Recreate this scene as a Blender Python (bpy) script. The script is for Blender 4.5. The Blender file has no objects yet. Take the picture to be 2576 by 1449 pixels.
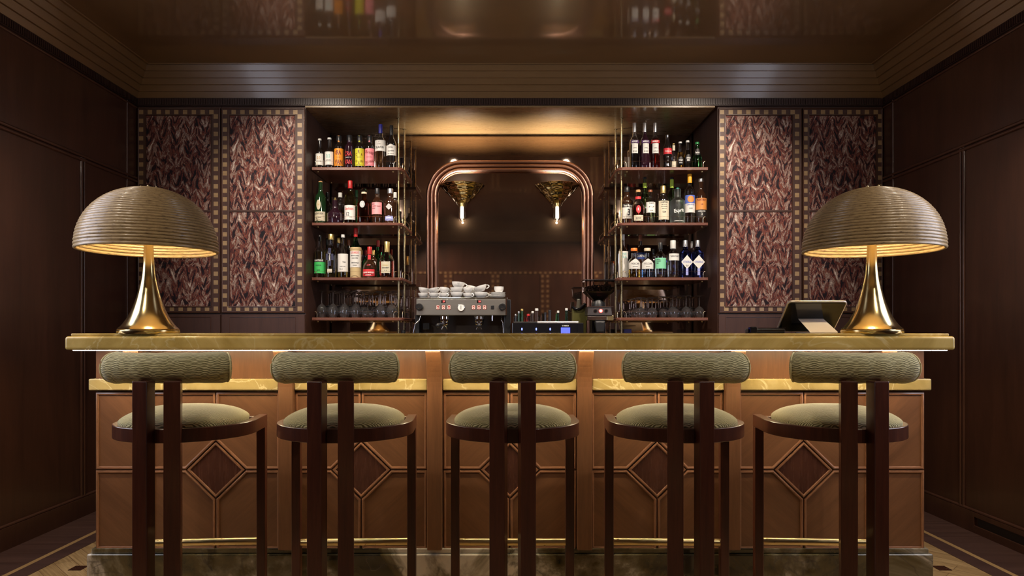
import bpy, math, random
from mathutils import Vector, Matrix
random.seed(7)
PI = math.pi
scene = bpy.context.scene
COL = scene.collection
# ------------------------------------------------------------------ camera, world, light, exposure
F = 1780.0; CX = 1283.0; CY = 832.0; EYE = 1.15      # focal length and principal point of the shifted lens in a 2576x1449 frame
cam_d = bpy.data.cameras.new('camera'); cam = bpy.data.objects.new('camera', cam_d); COL.objects.link(cam)
cam_d.sensor_width = 36.0; cam_d.lens = F/2576*36.0
cam_d.shift_x = (1288-CX)/2576; cam_d.shift_y = (CY-724.5)/2576
cam_d.clip_start = 0.05
cam.location = (0, 0, EYE); cam.rotation_euler = (PI/2, 0, 0)
scene.camera = cam
scene.view_settings.view_transform = 'Standard'; scene.view_settings.look = 'None'
scene.view_settings.exposure = 0.10; scene.view_settings.gamma = 1.0
scene.view_settings.use_curve_mapping = False
w = bpy.data.worlds.new('world'); scene.world = w; w.use_nodes = True
w.node_tree.nodes['Background'].inputs[0].default_value = (0.5, 0.6, 0.9, 1)
w.node_tree.nodes['Background'].inputs[1].default_value = 0.02
cy = scene.cycles
cy.max_bounces = 14; cy.transmission_bounces = 14; cy.glossy_bounces = 6; cy.diffuse_bounces = 4
cy.transparent_max_bounces = 12; cy.sample_clamp_indirect = 4.0; cy.blur_glossy = 0.6
cy.caustics_refractive = False; cy.caustics_reflective = False
try:
    cy.use_denoising = True
except Exception:
    pass

def area(name, loc, rot, size, power, col, size_y=None, spread=PI, shape=None):
    d = bpy.data.lights.new(name, 'AREA'); d.energy = power; d.color = col; d.size = size; d.spread = spread
    if size_y: d.shape = 'RECTANGLE'; d.size_y = size_y
    if shape: d.shape = shape
    o = bpy.data.objects.new(name, d); COL.objects.link(o); o.location = loc; o.rotation_euler = rot
    return o
def spot(name, loc, target, power, col, angle, blend=0.6, rad=0.03):
    d = bpy.data.lights.new(name, 'SPOT'); d.energy = power; d.color = col; d.spot_size = math.radians(angle)
    d.spot_blend = blend; d.shadow_soft_size = rad
    o = bpy.data.objects.new(name, d); COL.objects.link(o); o.location = loc
    o.rotation_euler = (Vector(target)-Vector(loc)).to_track_quat('-Z', 'Y').to_euler()
    return o
WARM = (1.0, 0.72, 0.42); COOL = (0.80, 0.84, 1.0); NEUT = (1.0, 0.86, 0.70)
CEIL = EYE+1.83
# ceiling downlights, then added fill spots (fixtures are built with the ceiling)
DOWN_AND_FILL = [(-0.6, 3.86, (-0.50, 5.2, 1.25), 105), (0.6, 3.86, (0.50, 5.2, 1.25), 105),
        (-1.5, 3.75, (-1.2, 5.2, 1.6), 120), (1.5, 3.75, (1.2, 5.2, 1.6), 130),
        (-2.25, 3.0, (-2.25, 3.45, 0), 85), (2.25, 3.0, (2.25, 3.45, 0), 95),
        (-1.9, 1.0, (-1.0, 2.4, 1.12), 52), (1.9, 1.0, (1.0, 2.4, 1.12), 52),  # front fill, added to lift the stool backs
        (-1.75, 0.6, (-1.2, 4.5, 1.7), 52), (1.75, 0.6, (1.2, 4.5, 1.7), 52),  # more added fill, thrown towards the cabinets
        (-2.0, -0.6, (-0.6, -1.6, 1.3), 150), (2.0, -0.6, (0.6, -1.6, 1.3), 150)]  # added to brighten the rear wall that the mirror reflects
for i, (x, y, t, p) in enumerate(DOWN_AND_FILL):
    spot('downlight_and_fill_beam', (x, y, CEIL-0.03), t, p, NEUT, 64 if p == 52 and y == 1.0 else 80, 0.8)
# added cool area lights for two assumed, unseen side windows, level with the stools
area('assumed_window_light', (-2.58, 2.5, 1.75), (0, -PI/2, 0), 1.3, 20, COOL, 1.0)
area('assumed_window_light', (2.58, 2.5, 1.75), (0, PI/2, 0), 1.3, 20, COOL, 1.0)

# ------------------------------------------------------------------ helpers
def X(px, Y): return (px-CX)*Y/F
def Z(py, Y): return EYE+(CY-py)*Y/F
def tag(o, label=None, cat=None, group=None, kind=None):
    if label: o['label'] = label
    if cat: o['category'] = cat
    if group: o['group'] = group
    if kind: o['kind'] = kind
    return o
def thing(name, label, cat, loc=(0, 0, 0), rz=0.0, group=None):
    o = bpy.data.objects.new(name, None); COL.objects.link(o); o.location = loc; o.rotation_euler = (0, 0, rz)
    o.empty_display_size = 0.05
    return tag(o, label, cat, group)
class MB:
    def __init__(s): s.v = []; s.f = []; s.m = []; s.uv = {}
    def add(s, vs, fs, mi=0, uv=None):
        b = len(s.v); s.v += [tuple(p) for p in vs]
        for k, f in enumerate(fs):
            if uv: s.uv[len(s.f)] = uv[k]
            s.f.append(tuple(i+b for i in f)); s.m.append(mi)
    def box(s, x0, x1, y0, y1, z0, z1, mi=0, M=None):
        vs = [Vector((x, y, z)) for x in (x0, x1) for y in (y0, y1) for z in (z0, z1)]
        if M is not None: vs = [M @ p for p in vs]
        s.add(vs, [(0, 1, 3, 2), (4, 6, 7, 5), (0, 4, 5, 1), (2, 3, 7, 6), (0, 2, 6, 4), (1, 5, 7, 3)], mi)
        return s
    def prism(s, pts, y0, y1, mi=0, ax='y', M=None):
        """pts: polygon in the plane across the axis; extruded between y0 and y1"""
        n = len(pts)
        def P(p, t):
            v = Vector((p[0], t, p[1])) if ax == 'y' else (Vector((t, p[0], p[1])) if ax == 'x' else Vector((p[0], p[1], t)))
            return M @ v if M is not None else v
        vs = [P(p, y0) for p in pts]+[P(p, y1) for p in pts]
        fs = [tuple(range(n)), tuple(range(2*n-1, n-1, -1))]+[(i, i+n, (i+1) % n+n, (i+1) % n) for i in range(n)]
        s.add(vs, fs, mi); return s
    def lathe(s, prof, seg=32, c=(0, 0, 0), mi=0, rad=None, M=None, closed=False):
        rings = []; vs = []
        for (r, z) in prof:
            if r < 1e-6:
                rings.append([len(vs)]); vs.append(Vector((c[0], c[1], c[2]+z)))
            else:
                idx = []
                for k in range(seg):
                    a = 2*PI*k/seg; rr = r*(rad(a, z) if rad else 1.0)
                    idx.append(len(vs)); vs.append(Vector((c[0]+rr*math.cos(a), c[1]+rr*math.sin(a), c[2]+z)))
                rings.append(idx)
        fs = []
        pairs = list(zip(rings, rings[1:]))
        if closed: pairs.append((rings[-1], rings[0]))
        for a, b in pairs:
            if len(a) == 1 and len(b) == 1: continue
            if len(a) == 1: fs += [(a[0], b[(k+1) % seg], b[k]) for k in range(seg)]
            elif len(b) == 1: fs += [(a[k], a[(k+1) % seg], b[0]) for k in range(seg)]
            else: fs += [(a[k], a[(k+1) % seg], b[(k+1) % seg], b[k]) for k in range(seg)]
        if M is not None: vs = [M @ p for p in vs]
        s.add(vs, fs, mi); return s
    def tube(s, path, r, seg=8, closed=False, mi=0, caps=True, up=(0, 0, 1), uv=False, sq=1.0):
        P = [Vector(p) for p in path]; n = len(P); R = r if callable(r) else (lambda t: r)
        vs = []; L = 0.0; lens = []
        for i in range(n):
            a = P[i-1] if (i > 0 or closed) else P[i]; b = P[(i+1) % n] if (i < n-1 or closed) else P[i]
            t1 = (P[i]-a).normalized() if (P[i]-a).length > 1e-9 else None
            t2 = (b-P[i]).normalized() if (b-P[i]).length > 1e-9 else None
            t1 = t1 or t2; t2 = t2 or t1
            t = (t1+t2).normalized()
            k = 1/max(0.4, t.dot(t1))
            U = Vector(up)
            if abs(t.dot(U)) > 0.95: U = Vector((0, 1, 0)) if abs(t.y) < 0.9 else Vector((1, 0, 0))
            side = t.cross(U).normalized(); u2 = side.cross(t).normalized()
            bend = (t2-t1)
            bd = bend.normalized() if bend.length > 1e-6 else None
            if i: L += (P[i]-P[i-1]).length
            lens.append(L); rr = R(i/(n-1) if n > 1 else 0)
            for j in range(seg):
                th = 2*PI*j/seg
                off = side*math.cos(th)*rr*sq+u2*math.sin(th)*rr
                if bd is not None and k > 1.001: off += bd*off.dot(bd)*(k-1)
                vs.append(P[i]+off)
        fs = []; uvs = []
        for i in range(n if closed else n-1):
            i2 = (i+1) % n
            for j in range(seg):
                j2 = (j+1) % seg
                fs.append((i*seg+j, i*seg+j2, i2*seg+j2, i2*seg+j))
                if uv:
                    c1 = 2*PI*R(0.5)*j/seg; c2 = 2*PI*R(0.5)*(j+1)/seg
                    uvs.append([(lens[i], c1), (lens[i], c2), (lens[i2], c2), (lens[i2], c1)])
        if caps and not closed:
            fs += [tuple(range(seg-1, -1, -1)), tuple((n-1)*seg+j for j in range(seg))]
            if uv: uvs += [[(0, 0)]*seg]*2
        s.add(vs, fs, mi, uvs if uv else None); return s
    def sphere(s, c, r, seg=12, rings=8, mi=0, sc=(1, 1, 1)):
        prof = [(r*math.sin(PI*k/rings), -r*math.cos(PI*k/rings)) for k in range(rings+1)]
        prof[0] = (0, -r); prof[-1] = (0, r)
        s.lathe(prof, seg, mi=mi, M=Matrix.Translation(c) @ Matrix.Diagonal((*sc, 1))); return s
    def build(s, name, mats, parent=None, smooth=None, bevel=0, loc=None, seg=2):
        me = bpy.data.meshes.new(name); me.from_pydata(s.v, [], s.f); me.update()
        if not isinstance(mats, (list, tuple)): mats = [mats]
        for m in mats: me.materials.append(m)
        me.polygons.foreach_set('material_index', s.m)
        if s.uv:
            ul = me.uv_layers.new(name='UVMap')
            for p in me.polygons:
                q = s.uv.get(p.index)
                if q:
                    for li, c in zip(p.loop_indices, q): ul.data[li].uv = c
        if smooth is not None:
            me.polygons.foreach_set('use_smooth', [True]*len(me.polygons))
            try: me.set_sharp_from_angle(angle=math.radians(smooth))
            except Exception: pass
        o = bpy.data.objects.new(name, me); COL.objects.link(o)
        if parent: o.parent = parent
        if loc: o.location = loc
        if bevel:
            b = o.modifiers.new('edge', 'BEVEL'); b.width = bevel; b.segments = seg; b.limit_method = 'ANGLE'; b.angle_limit = 0.7
            b.harden_normals = False
        return o
def struct(name, mb, mats, **k):
    return tag(mb.build(name, mats, **k), kind='structure')
def dup(o, loc=None, rz=None, label=None, parent=None, group=None):
    c = o.copy(); COL.objects.link(c)
    if parent: c.parent = parent
    if loc is not None: c.location = loc
    if rz is not None: c.rotation_euler = (c.rotation_euler[0], c.rotation_euler[1], rz) if not isinstance(rz, tuple) else rz
    if label: c['label'] = label
    if group: c['group'] = group
    for ch in [q for q in bpy.data.objects if q.parent == o]: dup(ch, parent=c)
    return c
def smooth_prof(pts, k=4):
    """Catmull-Rom through (r, z) points; the first and last stay as they are"""
    out = []
    for i in range(len(pts)-1):
        p0 = pts[max(i-1, 0)]; p1 = pts[i]; p2 = pts[i+1]; p3 = pts[min(i+2, len(pts)-1)]
        for j in range(k):
            t = j/k
            q = [0.5*(2*p1[d]+(p2[d]-p0[d])*t+(2*p0[d]-5*p1[d]+4*p2[d]-p3[d])*t*t+(3*p1[d]-p0[d]-3*p2[d]+p3[d])*t**3) for d in (0, 1)]
            out.append((max(q[0], 0.0005), q[1]))
    out.append(pts[-1]); return out
def arcpts(cx, cz, r, a0, a1, n):
    return [(cx+r*math.cos(math.radians(a0+(a1-a0)*k/n)), cz+r*math.sin(math.radians(a0+(a1-a0)*k/n))) for k in range(n+1)]

# ------------------------------------------------------------------ materials
MATS = {}
def nt(name):
    m = bpy.data.materials.new(name); m.use_nodes = True
    n = m.node_tree.nodes; l = m.node_tree.links; return m, n, l, n['Principled BSDF']
def P(b, **k):
    for a, v in k.items():
        a = a.replace('_', ' ')
        if a == 'Emission': b.inputs['Emission Color'].default_value = (*v, 1)
        elif a in b.inputs:
            if isinstance(v, (tuple, list)) and len(v) == 3: v = (*v, 1)
            b.inputs[a].default_value = v
        else: raise KeyError(a)
def plain(name, col, rough=0.5, metal=0.0, **k):
    if name in MATS: return MATS[name]
    m, n, l, b = nt(name); P(b, Base_Color=col, Roughness=rough, Metallic=metal, **k)
    tc = n.new('ShaderNodeTexCoord'); nz = n.new('ShaderNodeTexNoise'); nz.inputs['Scale'].default_value = 60
    mr = n.new('ShaderNodeMapRange'); mr.inputs['To Min'].default_value = max(0, rough-0.03); mr.inputs['To Max'].default_value = min(1, rough+0.05)
    l.new(tc.outputs['Object'], nz.inputs['Vector']); l.new(nz.outputs['Fac'], mr.inputs['Value']); l.new(mr.outputs[0], b.inputs['Roughness'])
    MATS[name] = m; return m
def glass(name, col, rough=0.0, ior=1.45):
    if name in MATS: return MATS[name]
    m, n, l, b = nt(name); P(b, Base_Color=col, Roughness=rough, Transmission_Weight=1.0, IOR=ior); MATS[name] = m; return m
def glow(name, col, strength, base=(0.8, 0.8, 0.8)):
    if name in MATS: return MATS[name]
    m, n, l, b = nt(name); P(b, Base_Color=base, Roughness=0.5, Emission=col, Emission_Strength=strength); MATS[name] = m; return m
def ramp(n, stops, interp='LINEAR'):
    r = n.new('ShaderNodeValToRGB'); r.color_ramp.interpolation = interp; e = r.color_ramp.elements
    while len(e) < len(stops): e.new(0.5)
    for i, (p, c) in enumerate(stops): e[i].position = p; e[i].color = (*c, 1)
    return r
def wood(name, c1, c2, sc=(1, 1, 12), rot=(0, 0, 0), rough=0.32, coat=0.25, fine=1.0, bump=0.03, cr=0.12, uvw='Object'):
    """sc: how tightly the figure repeats along x, y, z (small along the grain)"""
    m, n, l, b = nt(name); tc = n.new('ShaderNodeTexCoord')
    mp0 = n.new('ShaderNodeMapping'); mp0.inputs['Rotation'].default_value = rot
    mp = n.new('ShaderNodeMapping'); mp.inputs['Scale'].default_value = sc
    l.new(tc.outputs[uvw], mp0.inputs['Vector']); l.new(mp0.outputs[0], mp.inputs['Vector'])
    a = n.new('ShaderNodeTexNoise'); a.inputs['Scale'].default_value = 2.2; a.inputs['Detail'].default_value = 6; a.inputs['Roughness'].default_value = 0.65; a.inputs['Distortion'].default_value = 0.6
    g = n.new('ShaderNodeTexNoise'); g.inputs['Scale'].default_value = 14*fine; g.inputs['Detail'].default_value = 8; g.inputs['Roughness'].default_value = 0.7
    l.new(mp.outputs[0], a.inputs['Vector']); l.new(mp.outputs[0], g.inputs['Vector'])
    mx = n.new('ShaderNodeMix'); mx.data_type = 'FLOAT'; mx.inputs[0].default_value = 0.4
    l.new(a.outputs['Fac'], mx.inputs[2]); l.new(g.outputs['Fac'], mx.inputs[3])
    r = ramp(n, [(0.33, c1), (0.66, c2)]); l.new(mx.outputs[0], r.inputs[0]); l.new(r.outputs[0], b.inputs['Base Color'])
    mr = n.new('ShaderNodeMapRange'); mr.inputs['To Min'].default_value = rough-0.04; mr.inputs['To Max'].default_value = rough+0.08
    l.new(g.outputs['Fac'], mr.inputs['Value']); l.new(mr.outputs[0], b.inputs['Roughness'])
    bp = n.new('ShaderNodeBump'); bp.inputs['Strength'].default_value = bump; bp.inputs['Distance'].default_value = 0.01
    l.new(g.outputs['Fac'], bp.inputs['Height']); l.new(bp.outputs[0], b.inputs['Normal'])
    P(b, Coat_Weight=coat, Coat_Roughness=cr); MATS[name] = m; return m
def stone(name, stops, scale=2.0, dist=1.2, vein=(0.9, 0.8, 0.55), vfac=0.35, vscale=3.0, rough=0.15, seed=0.0):
    m, n, l, b = nt(name); tc = n.new('ShaderNodeTexCoord'); mp = n.new('ShaderNodeMapping'); mp.inputs['Location'].default_value = (seed, seed*1.7, seed*0.3)
    l.new(tc.outputs['Object'], mp.inputs['Vector'])
    a = n.new('ShaderNodeTexNoise'); a.inputs['Scale'].default_value = scale; a.inputs['Detail'].default_value = 9; a.inputs['Roughness'].default_value = 0.6; a.inputs['Distortion'].default_value = dist
    l.new(mp.outputs[0], a.inputs['Vector']); r = ramp(n, stops); l.new(a.outputs['Fac'], r.inputs[0])
    v = n.new('ShaderNodeTexNoise'); v.inputs['Scale'].default_value = vscale; v.inputs['Detail'].default_value = 5; v.inputs['Distortion'].default_value = 2.0
    l.new(mp.outputs[0], v.inputs['Vector'])
    vr = ramp(n, [(0.485, (0, 0, 0)), (0.5, (1, 1, 1)), (0.515, (0, 0, 0))]); l.new(v.outputs['Fac'], vr.inputs[0])
    mu = n.new('ShaderNodeMath'); mu.operation = 'MULTIPLY'; mu.inputs[1].default_value = vfac; l.new(vr.outputs[0], mu.inputs[0])
    mx = n.new('ShaderNodeMix'); mx.data_type = 'RGBA'; l.new(mu.outputs[0], mx.inputs[0]); l.new(r.outputs[0], mx.inputs[6]); mx.inputs[7].default_value = (*vein, 1)
    l.new(mx.outputs[2], b.inputs['Base Color']); P(b, Roughness=rough, Coat_Weight=0.3, Coat_Roughness=0.05); MATS[name] = m; return m

W_DARK1, W_DARK2 = (0.040, 0.016, 0.010), (0.085, 0.034, 0.020)
M_wall = wood('wall_veneer', W_DARK1, W_DARK2, (3, 3, 0.35), rough=0.34, coat=0.2)
M_trim = wood('trim_wood', (0.05, 0.02, 0.012), (0.10, 0.042, 0.025), (3, 3, 0.5), rough=0.3, coat=0.3)
M_cab = wood('cabinet_wood', (0.045, 0.018, 0.013), (0.080, 0.033, 0.023), (6, 6, 0.5), rough=0.5, coat=0.0)
M_flute = plain('fluted_wood', (0.035, 0.015, 0.012), 0.35)
M_cornice = wood('cornice_lacquer', (0.15, 0.085, 0.036), (0.20, 0.115, 0.05), (0.4, 0.4, 4), rough=0.3, coat=0.3, bump=0.01)
M_ceil = wood('ceiling_lacquer', (0.145, 0.080, 0.032), (0.18, 0.10, 0.042), (0.6, 0.6, 1), rough=0.30, coat=1.0, bump=0.0, cr=0.07)
M_soffit = wood('soffit_bronze', (0.25, 0.155, 0.068), (0.32, 0.205, 0.092), (0.6, 5, 2), rough=0.26, coat=0.8, bump=0.02, cr=0.18)
M_barwood = wood('bar_wood', (0.100, 0.043, 0.019), (0.175, 0.078, 0.034), (6, 6, 0.6), rough=0.34, coat=0.25)
M_veneerA = wood('bar_veneer_rising', (0.100, 0.043, 0.019), (0.175, 0.078, 0.034), (5, 5, 0.5), rot=(0, math.radians(48), 0), rough=0.36, coat=0.15)
M_veneerB = wood('bar_veneer_falling', (0.100, 0.043, 0.019), (0.175, 0.078, 0.034), (5, 5, 0.5), rot=(0, math.radians(-48), 0), rough=0.36, coat=0.15)
M_bead = wood('bead_wood', (0.16, 0.070, 0.034), (0.26, 0.12, 0.06), (3, 3, 3), rough=0.28, coat=0.4)
M_diamond = wood('diamond_wood', (0.040, 0.014, 0.009), (0.075, 0.027, 0.016), (6, 6, 0.6), rough=0.25, coat=0.5)
M_stool = wood('stool_walnut', (0.042, 0.012, 0.008), (0.095, 0.027, 0.014), (10, 10, 0.7), rough=0.28, coat=0.4)
M_shelf = wood('shelf_wood', (0.13, 0.045, 0.030), (0.24, 0.095, 0.065), (0.7, 8, 8), rough=0.28, coat=0.4)
M_under = wood('backbar_wood', (0.06, 0.025, 0.018), (0.11, 0.05, 0.035), (6, 6, 0.5), rough=0.4)
M_top = stone('golden_marble', [(0.3, (0.24, 0.155, 0.035)), (0.5, (0.40, 0.275, 0.075)), (0.7, (0.55, 0.40, 0.14))], 2.4, 1.5, (0.65, 0.55, 0.3), 0.35, 2.2, 0.22)
M_ledge = stone('ledge_marble', [(0.3, (0.24, 0.175, 0.060)), (0.5, (0.33, 0.25, 0.10)), (0.7, (0.42, 0.33, 0.15))], 2.4, 1.5, (0.8, 0.7, 0.45), 0.35, 3.0, 0.25, 3.0)
M_plinth = stone('plinth_marble', [(0.40, (0.012, 0.010, 0.005)), (0.48, (0.06, 0.045, 0.018)), (0.53, (0.13, 0.11, 0.07)), (0.60, (0.55, 0.50, 0.42))], 1.7, 0.9, (0.03, 0.025, 0.02), 0.6, 1.4, 0.12, 5.2)
M_brass = plain('polished_brass', (0.64, 0.51, 0.25), 0.17, 1.0)
M_satin = plain('satin_brass', (0.62, 0.50, 0.27), 0.28, 1.0)
M_pole = plain('pole_brass', (0.58, 0.47, 0.26), 0.25, 1.0)
M_rail = plain('rail_brass', (0.78, 0.66, 0.48), 0.2, 1.0)
M_copper = plain('bronze_tube', (0.33, 0.18, 0.13), 0.30, 1.0)
M_chrome = plain('chrome', (0.75, 0.75, 0.76), 0.08, 1.0)
M_black = plain('black_plastic', (0.012, 0.012, 0.014), 0.35)
M_blackg = plain('black_gloss', (0.008, 0.008, 0.010), 0.12)
M_white = plain('white_china', (0.82, 0.81, 0.80), 0.2, Coat_Weight=0.5)
M_inlay = wood('inlay_maple', (0.26, 0.16, 0.075), (0.42, 0.28, 0.14), (1, 3, 14), rough=0.4, coat=0.1)
M_glass = glass('clear_glass', (0.97, 0.98, 0.98))
M_thin = glass('stemware_glass', (0.90, 0.90, 0.92), 0.0, 1.52); M_thin.node_tree.nodes['Principled BSDF'].inputs['Transmission Weight'].default_value = 0.975

def mirror_mat():
    m, n, l, b = nt('smoked_mirror'); tc = n.new('ShaderNodeTexCoord'); nz = n.new('ShaderNodeTexNoise'); nz.inputs['Scale'].default_value = 3; nz.inputs['Detail'].default_value = 8
    l.new(tc.outputs['Object'], nz.inputs['Vector']); r = ramp(n, [(0.35, (0.42, 0.31, 0.25)), (0.7, (0.52, 0.40, 0.33))]); l.new(nz.outputs['Fac'], r.inputs[0])
    l.new(r.outputs[0], b.inputs['Base Color']); P(b, Metallic=0.985, Roughness=0.03); return m
M_mirror = mirror_mat()

def marbled(name, seed):
    """combed marbled paper: feathered chevrons in maroon, rust, rose, cream and ink"""
    m, n, l, b = nt(name); tc = n.new('ShaderNodeTexCoord'); sp = n.new('ShaderNodeSeparateXYZ')
    wb = n.new('ShaderNodeTexNoise'); wb.inputs['Scale'].default_value = 7; wb.inputs['Detail'].default_value = 3
    mp = n.new('ShaderNodeMapping'); mp.inputs['Location'].default_value = (seed, 0, seed*2.3)
    l.new(tc.outputs['Object'], mp.inputs['Vector']); l.new(mp.outputs[0], wb.inputs['Vector'])
    ad = n.new('ShaderNodeVectorMath'); ad.operation = 'MULTIPLY_ADD'; ad.inputs[1].default_value = (0.05, 0, 0.13)
    l.new(wb.outputs['Color'], ad.inputs[0]); l.new(mp.outputs[0], ad.inputs[2]); l.new(ad.outputs[0], sp.inputs[0])
    def M(op, a, bb=None, c=None):
        q = n.new('ShaderNodeMath'); q.operation = op
        for i, v in enumerate((a, bb, c)):
            if v is None: continue
            if isinstance(v, (int, float)): q.inputs[i].default_value = v
            else: l.new(v, q.inputs[i])
        return q.outputs[0]
    x, z = sp.outputs[0], sp.outputs[2]
    tri = M('PINGPONG', x, 0.050)                      # chevron columns
    big = M('MULTIPLY', tri, 1.8)
    fe = M('MULTIPLY', M('PINGPONG', M('MULTIPLY_ADD', z, 0.30, x), 0.0055), 1.3)   # fine combing of the feathers
    zz = M('ADD', M('SUBTRACT', z, big), fe)
    cv = n.new('ShaderNodeCombineXYZ'); l.new(M('MULTIPLY', x, 30.0), cv.inputs[0]); l.new(M('MULTIPLY', zz, 23.0), cv.inputs[2])
    a = n.new('ShaderNodeTexNoise'); a.inputs['Scale'].default_value = 1.0; a.inputs['Detail'].default_value = 5; a.inputs['Roughness'].default_value = 0.6; a.inputs['Distortion'].default_value = 0.6
    l.new(cv.outputs[0], a.inputs['Vector'])
    r = ramp(n, [(0.33, (0.008, 0.006, 0.010)), (0.43, (0.020, 0.010, 0.014)), (0.465, (0.11, 0.028, 0.028)), (0.495, (0.25, 0.075, 0.045)), (0.525, (0.035, 0.014, 0.020)), (0.565, (0.50, 0.33, 0.26)), (0.60, (0.09, 0.040, 0.045)), (0.67, (0.70, 0.58, 0.50))])
    l.new(a.outputs['Fac'], r.inputs[0]); l.new(r.outputs[0], b.inputs['Base Color']); P(b, Roughness=0.6, Specular_IOR_Level=0.25)
    MATS[name] = m; return m
M_marb = [marbled('marbled_paper', s) for s in (0.0,)]*4

def fabric_mat():
    m, n, l, b = nt('wavy_chenille'); tc = n.new('ShaderNodeTexCoord'); mp = n.new('ShaderNodeMapping'); mp.inputs['Scale'].default_value = (1, 1, 1)
    l.new(tc.outputs['UV'], mp.inputs['Vector'])
    sp = n.new('ShaderNodeSeparateXYZ'); l.new(mp.outputs[0], sp.inputs[0])
    def M(op, a, bb=None, c=None):
        q = n.new('ShaderNodeMath'); q.operation = op
        for i, v in enumerate((a, bb, c)):
            if v is None: continue
            if isinstance(v, (int, float)): q.inputs[i].default_value = v
            else: l.new(v, q.inputs[i])
        return q.outputs[0]
    nz = n.new('ShaderNodeTexNoise'); nz.inputs['Scale'].default_value = 22; nz.inputs['Detail'].default_value = 3; l.new(mp.outputs[0], nz.inputs['Vector'])
    v = M('ADD', M('ADD', sp.outputs[1], M('MULTIPLY', M('SINE', M('MULTIPLY', sp.outputs[0], 190.0)), 0.0014)), M('MULTIPLY', nz.outputs['Fac'], 0.016))
    wv = M('MULTIPLY_ADD', M('SINE', M('MULTIPLY', v, 2*PI/0.0058)), 0.5, 0.5)
    fz = n.new('ShaderNodeTexNoise'); fz.inputs['Scale'].default_value = 900; l.new(mp.outputs[0], fz.inputs['Vector'])
    f2 = M('ADD', M('MULTIPLY', wv, 0.58), M('MULTIPLY', fz.outputs['Fac'], 0.55))
    r = ramp(n, [(0.22, (0.075, 0.066, 0.024)), (0.5, (0.33, 0.29, 0.115)), (0.80, (0.78, 0.71, 0.39))]); l.new(f2, r.inputs[0]); l.new(r.outputs[0], b.inputs['Base Color'])
    bp = n.new('ShaderNodeBump'); bp.inputs['Strength'].default_value = 0.7; bp.inputs['Distance'].default_value = 0.003; l.new(f2, bp.inputs['Height']); l.new(bp.outputs[0], b.inputs['Normal'])
    P(b, Roughness=0.85, Sheen_Weight=0.35, Sheen_Roughness=0.4); return m
M_fabric = fabric_mat()

def rattan_mat():
    m, n, l, b = nt('varnished_rattan'); tc = n.new('ShaderNodeTexCoord'); sp = n.new('ShaderNodeSeparateXYZ'); l.new(tc.outputs['Object'], sp.inputs[0])
    at = n.new('ShaderNodeMath'); at.operation = 'ARCTAN2'; l.new(sp.outputs[1], at.inputs[0]); l.new(sp.outputs[0], at.inputs[1])
    cv = n.new('ShaderNodeCombineXYZ')
    m1 = n.new('ShaderNodeMath'); m1.operation = 'MULTIPLY'; m1.inputs[1].default_value = 9.0; l.new(at.outputs[0], m1.inputs[0])
    m2 = n.new('ShaderNodeMath'); m2.operation = 'MULTIPLY'; m2.inputs[1].default_value = 170.0; l.new(sp.outputs[2], m2.inputs[0])
    l.new(m1.outputs[0], cv.inputs[0]); l.new(m2.outputs[0], cv.inputs[2])
    a = n.new('ShaderNodeTexNoise'); a.inputs['Scale'].default_value = 1.0; a.inputs['Detail'].default_value = 6; a.inputs['Roughness'].default_value = 0.75; l.new(cv.outputs[0], a.inputs['Vector'])
    r = ramp(n, [(0.36, (0.05, 0.025, 0.010)), (0.42, (0.22, 0.145, 0.068)), (0.6, (0.34, 0.235, 0.110)), (0.75, (0.48, 0.34, 0.16))]); l.new(a.outputs['Fac'], r.inputs[0]); l.new(r.outputs[0], b.inputs['Base Color'])
    P(b, Roughness=0.4, Coat_Weight=0.3, Coat_Roughness=0.12); return m
M_rattan = rattan_mat()

def oak_floor():
    m, n, l, b = nt('oak_parquet'); tc = n.new('ShaderNodeTexCoord'); mp = n.new('ShaderNodeMapping'); mp.inputs['Rotation'].default_value = (0, 0, math.radians(45))
    l.new(tc.outputs['Object'], mp.inputs['Vector'])
    br = n.new('ShaderNodeTexBrick'); br.inputs['Scale'].default_value = 2.0; br.inputs['Mortar Size'].default_value = 0.003; br.inputs['Brick Width'].default_value = 0.9; br.inputs['Row Height'].default_value = 0.16
    br.inputs['Color1'].default_value = (0.50, 0.34, 0.16, 1); br.inputs['Color2'].default_value = (0.62, 0.44, 0.22, 1); br.inputs['Mortar'].default_value = (0.2, 0.11, 0.05, 1)
    l.new(mp.outputs[0], br.inputs['Vector'])
    s = n.new('ShaderNodeMapping'); s.inputs['Scale'].default_value = (2, 40, 1); l.new(mp.outputs[0], s.inputs['Vector'])
    g = n.new('ShaderNodeTexNoise'); g.inputs['Scale'].default_value = 3; g.inputs['Detail'].default_value = 8; l.new(s.outputs[0], g.inputs['Vector'])
    r = ramp(n, [(0.35, (0.62, 0.55, 0.48)), (0.65, (1, 1, 1))]); l.new(g.outputs['Fac'], r.inputs[0])
    mx = n.new('ShaderNodeMix'); mx.data_type = 'RGBA'; mx.blend_type = 'MULTIPLY'; mx.inputs[0].default_value = 1.0
    l.new(br.outputs['Color'], mx.inputs[6]); l.new(r.outputs[0], mx.inputs[7]); l.new(mx.outputs[2], b.inputs['Base Color']); P(b, Roughness=0.4); return m
M_oak = oak_floor()
M_fdark = wood('floor_wenge', (0.055, 0.028, 0.024), (0.115, 0.062, 0.052), (0.5, 10, 3), rough=0.4, coat=0.1)
M_fstrip = wood('floor_strip', (0.42, 0.26, 0.11), (0.55, 0.36, 0.16), (6, 0.6, 3), rough=0.4, coat=0.1)

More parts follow.
